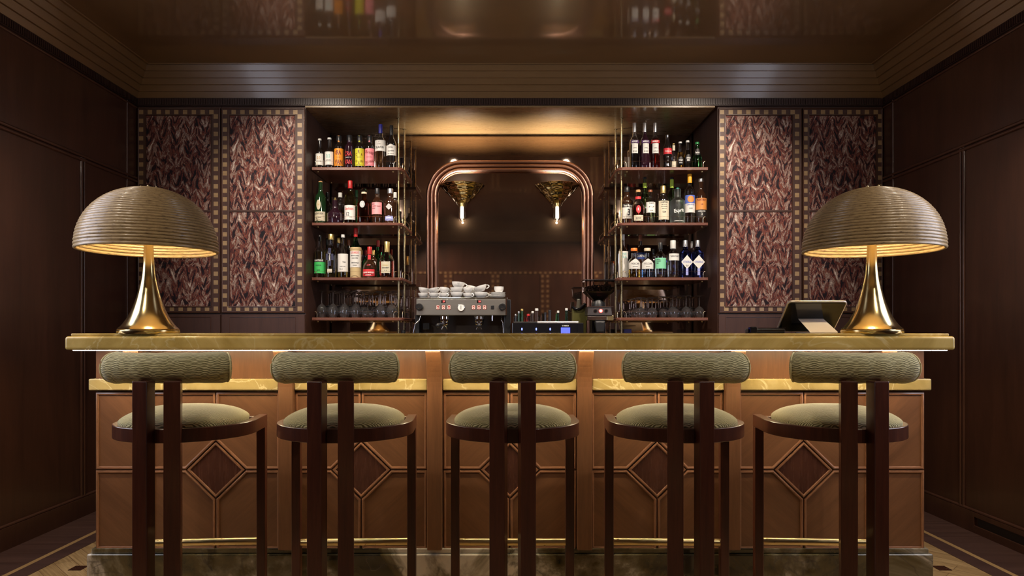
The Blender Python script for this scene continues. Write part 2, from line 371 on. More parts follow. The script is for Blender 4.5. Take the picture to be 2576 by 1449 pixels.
# ------------------------------------------------------------------ room shell
WX = 2.646; YB = 5.01; YM = 5.72; YR = -1.60; SOF = EYE+1.58; NX = 1.4495
struct('floor', MB().box(-WX-0.1, WX+0.1, YR-0.1, 5.9, -0.05, 0), M_oak)
for s, nm in ((-1, 'left'), (1, 'right')):
    a, b_ = sorted((s*WX, s*2.382)); mb = MB()
    y = YR
    while y < 5.0:
        mb.box(a, b_, y, y+0.148, 0.0, 0.002); y += 0.15
    struct('floor_border_'+nm, mb, M_fdark)
    a, b_ = sorted((s*2.382, s*2.355)); struct('floor_strip_'+nm, MB().box(a, b_, YR, 5.0, 0, 0.002), M_fstrip)
    a, b_ = sorted((s*2.355, s*2.262)); struct('floor_band_'+nm, MB().box(a, b_, YR, 5.0, 0, 0.002), M_fdark)
mb = MB()
for i in range(-4, 5):
    for j in range(-3, 2):
        cx = 2.09*i/4; cyy = 3.425+j*0.5225
        mb.box(cx-0.031, cx+0.031, cyy-0.032, cyy+0.032, 0, 0.002)
struct('floor_inlay_squares', mb, M_diamond)
struct('wall_left', MB().box(-WX-0.1, -WX, YR-0.1, 5.9, 0, CEIL+0.05), M_wall)
struct('wall_right', MB().box(WX, WX+0.1, YR-0.1, 5.9, 0, CEIL+0.05), M_wall)
struct('wall_rear', MB().box(-WX, WX, YR-0.1, YR, 0, CEIL+0.05), M_wall)
struct('ceiling', MB().box(-WX-0.1, WX+0.1, YR-0.1, 5.9, CEIL, CEIL+0.05), M_ceil)
struct('wall_back', MB().box(-WX, WX, YM, 5.9, 0, CEIL), M_mirror)
struct('wall_header', MB().box(-WX, WX, YB, YM-0.001, SOF+0.012, CEIL), M_cab)
struct('ceiling_niche', MB().box(-NX, NX, YB-0.004, YM-0.001, SOF, SOF+0.012), M_soffit)
# stepped cornice swept round the room
prof = [(0.0, 1.644)]
for k in range(5):
    c0 = 0.014+k*0.031; z0 = 1.644+k*0.0368
    prof += [(c0, z0), (c0+0.017, z0+0.0368)]
prof += [(0.168, 1.83)]
mb = MB(); corners = [(-WX, YR, 1, 1), (-WX, YB, 1, -1), (WX, YB, -1, -1), (WX, YR, -1, 1)]
vs = []
for (x, y, sx, sy) in corners:
    for (c, z) in prof: vs.append((x+sx*c, y+sy*c, EYE+z))
n_ = len(prof); fs = []
for i in range(4):
    for k in range(n_-1): fs.append((i*n_+k, ((i+1) % 4)*n_+k, ((i+1) % 4)*n_+k+1, i*n_+k+1))
mb.add(vs, fs); struct('cornice', mb, M_cornice)
mb = MB()
for (x, y, sx, sy) in corners[:0]: pass
inner = [(x+sx*0.172, y+sy*0.172) for (x, y, sx, sy) in corners]
mb.tube([(p[0], p[1], CEIL-0.001) for p in inner], 0.006, 6, closed=True); struct('trim_1', mb, M_cornice)
# fluted frieze below the cornice
mb = MB(); z0, z1 = EYE+1.592, EYE+1.644
mb.box(-WX, WX, YB-0.010, YB, z0, z1); mb.box(-WX, -WX+0.010, YR, YB, z0, z1); mb.box(WX-0.010, WX, YR, YB, z0, z1); mb.box(-WX, WX, YR, YR+0.010, z0, z1)
k = -WX+0.02
while k < WX-0.01:
    mb.box(k, k+0.0105, YB-0.017, YB-0.010, z0+0.006, z1-0.005); k += 0.0172
k = 1.0
while k < YB-0.02:
    for s in (-1, 1):
        a, b_ = sorted((s*(WX-0.010), s*(WX-0.017))); mb.box(a, b_, k, k+0.0105, z0+0.006, z1-0.005)
    k += 0.0172
struct('trim_2', mb, M_flute)
# mouldings and skirting of the side walls
for s, nm, yv in ((-1, 'left', 4.377), (1, 'right', 4.135)):
    mb = MB(); xw = s*(WX-0.002)
    def vbead(y, za, zb, r=0.009): mb.tube([(xw, y, za), (xw, y, zb)], r, 8)
    def hbead(z, ya, yb, r=0.009): mb.tube([(xw, ya, z), (xw, yb, z)], r, 8)
    hz = EYE+1.068; bz = EYE-1.03
    hbead(hz+0.012, YR, YB, 0.011); hbead(hz-0.012, YR, YB, 0.011)
    vbead(yv-0.014, bz, hz); vbead(yv+0.014, bz, hz); vbead(4.885, bz, z0, 0.007)
    for yy in (yv-2.9, yv-4.2): vbead(yy-0.014, bz, hz); vbead(yy+0.014, bz, hz)
    hbead(bz+0.006, YR, YB, 0.010); hbead(z0-0.012, YR, YB, 0.008)
    struct('trim_'+nm, mb, M_trim, smooth=50)
    a, b_ = sorted((s*WX, s*(WX-0.012)))
    bb = MB()
    if s < 0: bb.box(a, b_, YR, YB, 0, bz)
    else:
        bb.box(a, b_, 4.02, YB, 0, bz); bb.box(a, b_, YR, 4.02, 0, 0.045); bb.box(a, b_, YR, 4.02, 0.092, bz)
    struct('baseboard_'+nm, bb, M_trim, bevel=0.002)
bb = MB().box(WX-0.004, WX-0.0005, YR, 4.0, 0.045, 0.092); struct('baseboard_slot', bb, M_black)
# rear wall: inlaid panelling seen only in the mirror
rw = MB(); rw.box(-WX, WX, YR, YR+0.02, EYE+1.05, EYE+1.09)
for cx in (-1.14, -0.27, 0.645, 1.55): rw.box(cx-0.085, cx+0.085, YR, YR+0.015, 0.13, EYE+1.05)
struct('trim_rear', rw, M_trim, bevel=0.003)
sq = MB(); k = -2.5
while k < 2.5:
    sq.box(k, k+0.045, YR+0.0205, YR+0.022, EYE+0.995+0.055, EYE+1.04+0.045); k += 0.092
for cx in (-1.14, -0.27, 0.645, 1.55):
    for dx in (-0.047, 0.047):
        z = 0.2
        while z < EYE+1.03: sq.box(cx+dx-0.0225, cx+dx+0.0225, YR+0.0155, YR+0.017, z, z+0.045); z += 0.092
struct('trim_rear_inlay', sq, M_inlay)
# assumed side windows out of view, added as a source for the cool light
for i, s in enumerate((-1, 1)):
    mb = MB(); xa, xb = sorted((s*WX, s*(WX-0.05)))
    for (ya, yb, za, zb) in ((1.90, 1.97, 0.95, 2.5), (3.03, 3.10, 0.95, 2.5), (1.97, 3.03, 0.95, 1.02), (1.97, 3.03, 2.43, 2.5), (2.47, 2.53, 1.02, 2.43)):
        mb.box(xa, xb, ya, yb, za, zb)
    struct('assumed_window_%d' % (i+1), mb, M_trim, bevel=0.004)
    mb = MB(); xa, xb = sorted((s*(WX-0.001), s*(WX-0.006))); mb.box(xa, xb, 1.97, 3.03, 1.02, 2.43)
    struct('assumed_window_%d_pane' % (i+1), mb, glow('assumed_pane_glow', (0.62, 0.66, 1.0), 0.35))  # added pane with a faint glow, in each assumed frame
# fixtures of the ceiling downlights, and the same ring for each added fill spot
fx = None
for (x, y, t, p) in DOWN_AND_FILL:
    if fx is None:
        fx = thing('ceiling_or_fill_downlight', 'small recessed ceiling downlight with bronze ring, several added as fill', 'ceiling light', (x, y, CEIL), 0, 'recessed downlights in the lacquered ceiling')
        MB().lathe([(0.026, 0), (0.040, 0), (0.040, -0.004), (0.028, -0.006), (0.026, 0)], 24).build('ring', M_satin, fx, smooth=40)
        MB().lathe([(0.026, -0.001), (0, -0.001)], 20).build('lens', glow('downlight_lens', (1, 0.9, 0.75), 4.0), fx)
    else: dup(fx, (x, y, CEIL))
# ------------------------------------------------------------------ wall cabinets with marbled paper panels
KP = YB/F
def cab(px0, px1, cl, cr, m0, m1, knob_px, ztop, where, zm=((290.5, 528), (533, 770.5)), zi=(272, 787)):
    t = thing('wall_cabinet', where, 'cabinet', ((px0+px1)/2*KP-CX*KP, YB, 0), 0, None)
    ox = t.location.x
    def x(p): return (p-CX)*KP-ox
    def z(p): return EYE+(CY-p)*KP
    x0, x1 = x(px0), x(px1)
    MB().box(x0, x1, 0.018, 0.68, 0.0, SOF+0.012).build('carcass', M_cab, t)
    fr = MB(); zt, zb = z(zi[0]), z(zi[1])
    # door frame around two paper panels
    mx0, mx1 = x(m0), x(m1); (a1, a0), (b1, b0) = [(z(p), z(q)) for p, q in zm]
    fr.box(x0+0.004, mx0, 0, 0.018, zb, zt); fr.box(mx1, x1-0.004, 0, 0.018, zb, zt)
    fr.box(mx0, mx1, 0, 0.018, a1, zt); fr.box(mx0, mx1, 0, 0.018, zb, b0); fr.box(mx0, mx1, 0, 0.018, b1, a0)
    d = fr.build('door', M_cab, t, bevel=0.002)
    for (za, zc) in ((a0, a1), (b0, b1)):
        MB().box(mx0+0.001, mx1-0.001, 0.006, 0.016, za+0.001, zc-0.001).build('marbled_panel', M_marb[0], d)
    # chequer of pale squares let into the frame, a thin lip round the door
    S = 0.031; zt_ = z(282); zb_ = z(776.5); cxl, cxr = x(cl), x(cr)
    def run(ax, az, dx, dz, n, start, wx, wz):
        m = MB(); vs = []
        for k in range(n+1): vs += [(ax+dx*k/n, -0.0006, az+dz*k/n), (ax+dx*k/n+wx, -0.0006, az+dz*k/n+wz)]
        m.v = vs; m.f = [(2*k, 2*k+2, 2*k+3, 2*k+1) for k in range(n)]; m.m = [(k+start) % 2 for k in range(n)]
        m.build('chequer_pattern', [M_inlay, M_cab], d)
    run(cxl-S/2, zt_-S/2, cxr-cxl, 0, 17, 0, 0, S); run(cxl-S/2+S*0, zb_-S/2, cxr-cxl, 0, 17, 1, 0, S)
    run(cxr-S/2, zt_+S/2, 0, zb_-zt_-S, 46, 1, S, 0); run(cxl-S/2, zt_-S/2, 0, zb_-zt_+S, 44, 1, S, 0)
    lip = MB(); r = 0.0045
    lip.tube([(x0+0.008, -0.001, zb+0.004), (x1-0.008, -0.001, zb+0.004), (x1-0.008, -0.001, zt-0.004), (x0+0.008, -0.001, zt-0.004)], r, 6, closed=True, up=(0, 1, 0))
    lip.tube([(mx0-0.003, -0.001, b0-0.004), (mx1+0.003, -0.001, b0-0.004), (mx1+0.003, -0.001, a1+0.003), (mx0-0.003, -0.001, a1+0.003)], 0.0035, 6, closed=True, up=(0, 1, 0))
    lip.build('edge_moulding', M_trim, d, smooth=60)
    lo = MB().box(x0+0.004, x1-0.004, 0, 0.018, 0.14, zb-0.012); dl = lo.build('lower_door', M_cab, t, bevel=0.002)
    f = MB(); f.tube([(mx0, -0.001, 0.22), (mx1, -0.001, 0.22), (mx1, -0.001, zb-0.03), (mx0, -0.001, zb-0.03)], 0.003, 6, closed=True, up=(0, 1, 0)); f.build('beading', M_trim, dl)
    if knob_px:
        kz = z(812); kx = x(knob_px)
        k = MB().lathe([(0, -0.030), (0.018, -0.027), (0.022, -0.020), (0.016, -0.014), (0.008, -0.010), (0.008, 0.0)], 20, M=Matrix.Translation((kx, 0, kz)) @ Matrix.Rotation(-PI/2, 4, 'X') @ Matrix.Scale(-1, 4, (0, 0, 1)))
        k.build('knob', M_satin, dl, smooth=50)
    MB().box(x0, x1, 0.03, 0.6, 0, 0.14).build('plinth', M_black, t)
    return t
cab(345, 555, 355, 543, 367, 530, 507, 0, 'tall wall cabinet with marbled panels partly hidden behind the lamp without tablet')
cab(556, 768, 565.7, 754, 577, 742.5, 588, 0, 'tall marbled-panel wall cabinet beside the shelf of orange and pink labels')
cab(1807, 2018, 1816, 2005, 1826, 1993, None, 0, 'tall marbled-panel wall cabinet beside the shelf of blue bottles')
cab(2018, 2222, 2026, 2214, 2036, 2204, None, 0, 'tall wall cabinet with marbled panels behind the lamp beside the tablet')

# ------------------------------------------------------------------ niche: bronze tube frame, sconces, back counter
t = thing('arched_mirror_frame', 'arched bronze frame of three parallel tubes around the smoked mirror', 'mirror frame', (0, YM-0.03, 0.93))
for k in range(3):
    hw = 0.676-0.0155-k*0.031; top = Z(403, 5.69)-0.93-0.0155-k*0.031; R = 0.27-k*0.031
    path = [(-hw, 0, 0)]+[(-(hw-R)+R*math.cos(math.radians(180-9*a)), 0, top-R+R*math.sin(math.radians(180-9*a))) for a in range(11)]
    path += [((hw-R)+R*math.cos(math.radians(90-9*a)), 0, top-R+R*math.sin(math.radians(90-9*a))) for a in range(11)]+[(hw, 0, 0)]
    MB().tube(path, 0.0155, 14, up=(0, 1, 0)).build('tube', M_copper, t, smooth=60)

def scallop(a, z): return 1+0.020*math.sin(12*a+round(z/0.036)*1.57)
M_bowl = plain('smoked_gold_glass', (0.66, 0.57, 0.33), 0.10, 1.0)
def half(mb):
    mb.v = [(x, min(y, 0.0), z) for x, y, z in mb.v]; return mb
def sconce(px, label):
    Y = YM-0.002; x = X(px, Y); zt = Z(467, Y)
    t = thing('wall_sconce', label, 'wall light', (x, Y, zt))
    pr = [(0.178, 0), (0.172, -0.006), (0.163, -0.020), (0.154, -0.024), (0.142, -0.041), (0.133, -0.056), (0.120, -0.062), (0.106, -0.080), (0.096, -0.094), (0.084, -0.100), (0.070, -0.118), (0.062, -0.130), (0.052, -0.136), (0.044, -0.150), (0.036, -0.162), (0.034, -0.166)]
    inn = [(r-0.006, z+0.004) for r, z in pr]
    half(MB().lathe(pr+inn[::-1]+[pr[0]], 64, rad=scallop)).build('bowl', M_bowl, t, smooth=45)
    c = (0, -0.034, 0)
    half(MB().lathe([(0, -0.150), (0.030, -0.150), (0.030, -0.172), (0.022, -0.176), (0, -0.176)], 24, c=c)).build('socket', M_brass, t, smooth=40)
    b = MB().lathe([(0, -0.174), (0.0265, -0.174), (0.0275, -0.23), (0.0265, -0.275), (0.020, -0.284), (0, -0.285)], 16, c=c).build('crystal_bulb', M_glass, t, smooth=25)
    MB().lathe([(0, -0.180), (0.019, -0.180), (0.020, -0.265), (0.012, -0.276), (0, -0.277)], 12, c=c).build('glowing_core', glow('crystal_core', (1.0, 0.88, 0.62), 5), b, smooth=40)
    half(MB().lathe([(0, -0.115), (0.045, -0.115), (0.05, -0.125), (0, -0.125)], 24)).build('uplight', glow('uplight_lens', (1.0, 0.86, 0.62), 20), t)
    d = bpy.data.lights.new('sconce_bulb', 'POINT'); d.energy = 4; d.color = WARM; d.shadow_soft_size = 0.007
    o = bpy.data.objects.new('sconce_bulb', d); COL.objects.link(o); o.location = (x, Y-0.034, zt-0.294)
    spot('sconce_uplight', (x, Y-0.05, zt-0.10), (x, Y-0.12, zt+1), 65, NEUT, 105, 0.9, 0.03)
sconce(1163, 'smoked gold glass bowl sconce on the mirror above the espresso machine')
sconce(1401, 'smoked gold glass bowl sconce on the mirror near the coffee grinder')

t = thing('back_counter', 'dark wood back bar counter with brass edge under the mirror', 'counter', (0, 5.0, 0))
MB().box(-NX+0.001, NX-0.001, 0.02, 0.70, 0, 0.89).build('body', M_under, t)
MB().box(-NX+0.001, NX-0.001, 0.0, 0.715, 0.89, 0.92).build('worktop', M_top, t, bevel=0.004)
BC = 0.92

# ------------------------------------------------------------------ shelving units
SH = [EYE+1.186, EYE+0.784, EYE+0.386, EYE+0.095]
def shelving(s, label):
    t = thing('shelving_unit', label, 'shelves', (s*1.1, 5.36, BC))
    def L(x, y, z): return (s*x-s*1.1, y-5.36, z-BC)
    xo, xi, yf, yb = 1.435, 0.775, 5.128, 5.60; c = 0.055
    for z in SH:
        # half-round nosed board
        pts = [(xo, yf), (xi+c, yf)]+[(xi+c-c*math.sin(math.radians(a)), yf+c-c*math.cos(math.radians(a))) for a in (15, 30, 45, 60, 75, 90)]+[(xi, yb), (xo, yb)]
        mb = MB(); pr = [(0.004, 0.0), (0.0, -0.004), (0.0, -0.009), (0.003, -0.011), (0.003, -0.012), (0.0, -0.014), (0.0, -0.018), (0.004, -0.021)]
        cxm = (xo+xi)/2; cym = (yf+yb)/2; vs = []; n = len(pts)
        for (ins, dz) in pr:
            for (px, py) in pts:
                dx = px-cxm; dy = py-cym
                vs.append(L(px-math.copysign(ins, dx) if abs(px-xo) > 1e-6 else px, py-math.copysign(ins, dy) if abs(py-yb) > 1e-6 else py, z+dz))
        fs = [tuple(range(n)), tuple(range(len(vs)-1, len(vs)-n-1, -1))]
        for k in range(len(pr)-1):
            for i in range(n): fs.append((k*n+i, k*n+(i+1) % n, (k+1)*n+(i+1) % n, (k+1)*n+i))
        mb.add(vs, fs); sh = mb.build('shelf', M_shelf, t, smooth=35)
        h = 0.046; r = 0.0027; rc = 0.02
        def rail(ax, a0, a1, fix):
            p = [(a0, 0)]+[(a0+rc-rc*math.cos(math.radians(q)), h-rc+rc*math.sin(math.radians(q))) for q in (0, 22, 45, 68, 90)]+[(a1-rc+rc*math.sin(math.radians(q)), h-rc+rc*math.cos(math.radians(q))) for q in (0, 22, 45, 68, 90)]+[(a1, 0)]
            path = [L(u, fix, z+v) if ax == 'x' else L(fix, u, z+v) for u, v in p]
            MB().tube(path, r, 8, up=(0, 1, 0) if ax == 'x' else (1, 0, 0)).build('rail', M_rail, sh, smooth=60)
        rail('x', 1.404, 0.845, 5.145); rail('y', 5.20, 5.54, 0.790)
        for (px, py) in ((1.40, 5.155), (0.852, 5.155), (0.80, 5.20), (0.80, 5.40), (0.80, 5.54), (1.40, 5.54)):
            MB().sphere(L(px, py, z-0.027), 0.0068, 10, 6).build('screw_cap', M_satin, sh, smooth=60)
    for py in (5.255, 5.545):
        mb = MB().tube([L(0.8275, py, BC), L(0.8275, py, SOF)], 0.0075, 14, up=(1, 0, 0))
        mb.lathe([(0, SOF-BC-0.001), (0.014, SOF-BC-0.001), (0.014, SOF-BC-0.004), (0.0, SOF-BC-0.004)], 16, c=(L(0.8275, py, 0)[0], py-5.36, 0))
        mb.build('pole', M_pole, t, smooth=50)
shelving(-1, 'bottle shelving of dark wood and brass poles beside the espresso machine')
shelving(1, 'bottle shelving of dark wood and brass poles beside the coffee grinder')

# ------------------------------------------------------------------ bar
YP = 3.10
t = thing('bar_counter', 'long panelled wooden bar front with diamond inlays and marble plinth', 'bar', (0, YP, 0))
HW = 1.813
zt = Z(881, 2.93)
MB().box(-HW, HW, 0.012, 0.50, 0.2, zt).build('body', M_barwood, t)
up = MB().box(-HW, HW, -0.001, 0.012, Z(953, YP), zt).build('frieze_panel', M_barwood, t)
PIL = [-0.972, -0.327, 0.324, 0.966]
for cx in PIL:
    w2 = 0.0325; mb = MB()
    prof = [(0.0, 0.199), (-0.040, 0.199), (-0.040, 0.885)]
    for k in range(1, 9):
        a = k/8; prof.append((-0.040-0.070*(a**2.2), 0.885+(zt-0.010-0.885)*a))
    prof += [(-0.110, zt), (0.0, zt)]
    mb.prism(prof, cx-w2, cx+w2, ax='x'); mb.build('pilaster', M_barwood, t, bevel=0.004)
for cx in (-1.605, 1.605):
    prof = [(0.0, 1.02), (-0.03, 1.02), (-0.110, zt-0.012), (-0.110, zt), (0.0, zt)]
    MB().prism(prof, cx-0.0325, cx+0.0325, ax='x').build('bracket', M_barwood, t, bevel=0.002)
ZT, ZMd, ZB = Z(986, YP), Z(1181.5, YP), Z(1382, YP)
bays = [(X(743, YP), X(1075, YP)), (X(1115, YP), X(1450, YP)), (X(1487, YP), X(1818, YP)), (X(383, YP), X(705, YP)), (X(1857, YP), X(2184, YP))]
side = [(-HW, X(381, YP)), (X(2186, YP), HW)]
rb = 0.0062
for (x0, x1) in bays:
    cx = (x0+x1)/2; dh = 0.131; dv = 0.127
    pn = MB()
    g = 0.001
    quads = []
    for sx in (-1, 1):
        for sz in (-1, 1):
            xo = x0 if sx < 0 else x1; zo = ZB if sz < 0 else ZT
            gx = cx+sx*g; gz = ZMd+sz*g
            poly = [(xo, zo), (gx, zo), (gx, ZMd+sz*dv), (cx+sx*dh, gz), (xo, gz)]
            quads.append((sx*sz, poly))
    for (d, poly) in quads: pn.prism(poly, -0.001, 0.012, mi=0 if d > 0 else 1)
    pp = pn.build('panel', [M_veneerA, M_veneerB], t)
    bd = MB()
    for (d, poly) in quads:
        c0 = (sum(p[0] for p in poly)/5, sum(p[1] for p in poly)/5); n = 5; ins = []
        # inset the outline by one bead radius
        ar = sum(poly[i][0]*poly[(i+1) % n][1]-poly[(i+1) % n][0]*poly[i][1] for i in range(n)); sg = 1 if ar > 0 else -1
        for i in range(n):
            p0, p1, p2 = Vector(poly[i-1]), Vector(poly[i]), Vector(poly[(i+1) % n])
            e1 = (p1-p0).normalized(); e2 = (p2-p1).normalized(); n1 = Vector((-e1.y, e1.x))*sg; n2 = Vector((-e2.y, e2.x))*sg
            q = (n1+n2); q = q/(max(0.3, q.dot(n1))); ins.append(p1+q*(rb+0.0006))
        bd.tube([(q.x, -0.002, q.y) for q in ins], rb, 8, closed=True, up=(0, 1, 0))
    bd.build('beading', M_bead, pp, smooth=40)
    dd = MB().prism([(cx-dh+0.004, ZMd), (cx, ZMd-dv+0.004), (cx+dh-0.004, ZMd), (cx, ZMd+dv-0.004)], -0.002, 0.012).build('diamond_panel', M_diamond, pp)
    e = 0.012; MB().tube([(cx-dh+e, -0.003, ZMd), (cx, -0.003, ZMd-dv+e), (cx+dh-e, -0.003, ZMd), (cx, -0.003, ZMd+dv-e)], rb*0.9, 8, closed=True, up=(0, 1, 0)).build('diamond_beading', M_bead, pp, smooth=40)
for (x0, x1) in side:
    pn = MB(); bd = MB()
    for (za, zc) in ((ZB, ZMd-0.001), (ZMd+0.001, ZT)):
        pn.box(x0, x1, -0.001, 0.012, za, zc); e = rb+0.001
        bd.tube([(x0+e, -0.002, za+e), (x1-e, -0.002, za+e), (x1-e, -0.002, zc-e), (x0+e, -0.002, zc-e)], rb, 8, closed=True, up=(0, 1, 0))
    pp = pn.build('end_panel', M_veneerA if x0 < 0 else M_veneerB, t); bd.build('beading', M_bead, pp, smooth=40)
# marble ledge between the pilasters
ZL0, ZL1 = Z(982.5, 3.078), Z(953, 3.078)
edges = [-HW-0.022]+[v for c in PIL for v in (c-0.033, c+0.033)]+[HW+0.022]
for i in range(0, 10, 2):
    MB().box(edges[i], edges[i+1], -0.022, 0.010, ZL0, ZL1).build('marble_ledge', M_ledge, t, bevel=0.006, seg=3)
for s in (-1, 1):
    a, b_ = sorted((s*HW, s*(HW+0.022))); MB().box(a, b_, 0.010, 0.50, ZL0, ZL1).build('marble_ledge', M_ledge, t, bevel=0.006)
MB().box(-HW-0.027, HW+0.027, -0.027, 0.52, 0, 0.178).build('plinth', M_plinth, t, bevel=0.006, seg=3)
MB().box(-HW-0.013, HW+0.013, -0.015, 0.51, 0.178, 0.200).build('plinth_step', M_plinth, t, bevel=0.004)
led = glow('warm_led', (1.0, 0.80, 0.50), 140)
MB().box(-HW-0.01, HW+0.01, -0.150, -0.141, zt-0.0016, zt-0.0004).build('light_strip', led, t)

t = thing('countertop', 'golden olive marble bar countertop with rounded double edge', 'countertop', (0, YP, zt))
ch = Z(846, 2.93)-zt
MB().box(-1.846, 1.846, -0.172, 0.60, 0, ch).build('slab', M_top, t, bevel=0.012, seg=4)
MB().box(-1.846+0.008, 1.846-0.008, -0.140, 0.57, ch, EYE-0.0115-zt).build('upper_slab', M_top, t, bevel=0.004, seg=3)
TOP = EYE-0.0115

# ------------------------------------------------------------------ stools
def make_stool(label, loc, rz):
    t = thing('bar_stool', label, 'bar stool', loc, rz, 'bar stools along the counter')
    zs = 0.818; hh = 0.048; R = 0.247
    def plan(R, fw, fy):
        return [(-fw, fy), (-(R+fw)/2-0.001, 0.06)]+[(-R*math.cos(math.radians(a)), -R*math.sin(math.radians(a))) for a in range(0, 181, 9)]+[((R+fw)/2+0.001, 0.06), (fw, fy)]
    o = plan(R, 0.242, 0.176); i = plan(R-0.034, 0.208, 0.176); n = len(o); mb = MB()
    vs = [(x, y, zs) for x, y in o]+[(x, y, zs) for x, y in i]+[(x, y, zs-hh) for x, y in o]+[(x, y, zs-hh) for x, y in i]; fs = []
    for k in range(n-1):
        fs += [(k, k+1, n+k+1, n+k), (2*n+k+1, 2*n+k, 3*n+k, 3*n+k+1), (k+1, k, 2*n+k, 2*n+k+1), (n+k, n+k+1, 3*n+k+1, 3*n+k)]
    fs += [(0, n, 3*n, 2*n), (n-1, 3*n-1, 4*n-1, 2*n-1)]
    mb.add(vs, fs); mb.build('seat_frame', M_stool, t, smooth=30, bevel=0.002)
    MB().box(-0.208, 0.208, 0.146, 0.176, zs-hh, zs-0.006).build('front_rail', M_stool, t, bevel=0.003)
    for s in (-1, 1):
        xa, xb = sorted((s*0.242, s*0.208)); MB().box(xa, xb, 0.142, 0.176, 0, zs-hh).build('leg', M_stool, t, bevel=0.003)
    for s in (-1, 1):
        M = Matrix.Translation((s*0.048, -0.262, 0)) @ Matrix.Rotation(s*math.radians(13), 4, 'Z')
        MB().box(-0.026, 0.026, -0.022, 0.026, 0, 0.982, M=M).build('back_post', M_stool, t, bevel=0.003)
    MB().tube([(-0.210, 0.159, 0.318), (0.210, 0.159, 0.318)], 0.0145, 16, up=(0, 1, 0)).build('footrest', M_satin, t, smooth=50)
    # upholstered seat pad
    mb = MB(); NU, NV = 40, 12; vs = []; uvs = []; a_, b_ = 0.214, 0.198; cyy = -0.018; e = 2.6
    for v in range(NV+1):
        q = v/NV; rr = math.sin(q*PI/2)**0.85; zz = zs+0.008+0.052*(max(0.0, 1-rr**2.6))**0.62
        for u in range(NU):
            th = 2*PI*u/NU; c, s_ = math.cos(th), math.sin(th); k = (abs(c)**e+abs(s_)**e)**(-1/e)
            vs.append((a_*rr*k*c, cyy+b_*rr*k*s_, zz))
    for u in range(NU):
        x, y, z = vs[NV*NU+u]; vs.append((x*0.985, cyy+(y-cyy)*0.985, zs-0.012))
    for v in range(NV+1):
        for u in range(NU):
            u2 = (u+1) % NU; f = (v*NU+u, v*NU+u2, (v+1)*NU+u2, (v+1)*NU+u)
            mb.add([], []); mb.uv[len(mb.f)] = [(vs[k][0], vs[k][1]*1.1+(vs[k][2]-zs)*0.6) for k in f]
            mb.f.append(f); mb.m.append(0)
    mb.v = vs; mb.build('seat_pad', M_fabric, t, smooth=80)
    # bolster bent around the back, rounded ends
    Rb = 0.42; zc = 1.022; r0 = 0.0525; path = []; A = 28.5; N = 30; yb = -0.206
    for k in range(N+1):
        a = math.radians(-A+2*A*k/N); path.append((Rb*math.sin(a), yb+Rb*(1-math.cos(a)), zc))
    def rad(q):
        d = min(q, 1-q)*2*math.radians(A)*Rb
        return r0*(0.80+0.20*math.sin(min(1, d/0.016)*PI/2)) if d < 0.016 else r0+0.0035*math.exp(-((d-0.035)/0.02)**2)+0.0010*math.sin(q*40)
    ds = math.radians(0.8)
    MB().tube(path, rad, 24, up=(0, 0, 1), uv=True).build('back_bolster', M_fabric, t, smooth=70)
    for s in (-1, 1):
        a = math.radians(A)*s; c = Vector((Rb*math.sin(a)*0.965, yb+Rb*(1-math.cos(a*0.965)), zc)); tx = Vector((math.cos(a), math.sin(a), 0))
        ring = []
        for k in range(24):
            th = 2*PI*k/24; ring.append(c+Vector((-tx.y, tx.x, 0))*math.cos(th)*(r0-0.002)+Vector((0, 0, 1))*math.sin(th)*(r0-0.002))
        MB().tube(ring, 0.0028, 6, closed=True).build('piping', M_fabric, t, smooth=70)
    return t
# front-leg centre (fx, 2.79) and back-post centre (bx, 2.37)
def place(fx, bx, dy=0.0):
    ang = math.atan2(bx-fx, 0.42); ang_z = ang
    mx = fx+(bx-fx)*0.16/0.42; my = 2.79-0.16+dy
    return (mx, my, 0), ang_z
SL = ['olive upholstered bar stool below the lamp at the end without tablet',
      'olive upholstered bar stool second along from the lamp without tablet',
      'olive upholstered bar stool in the middle of the row of five',
      'olive upholstered bar stool between the middle one and the tablet end',
      'olive upholstered bar stool below the lamp beside the tablet']
pos = [(-1.208, -1.178), (-0.613, -0.598), (0.010, 0.009), (0.616, 0.602), (1.208, 1.182)]
l0, r0_ = place(*pos[0]); st0 = make_stool(SL[0], l0, r0_)
for k in range(1, 5):
    l0, r0_ = place(*pos[k]); dup(st0, l0, r0_, SL[k])

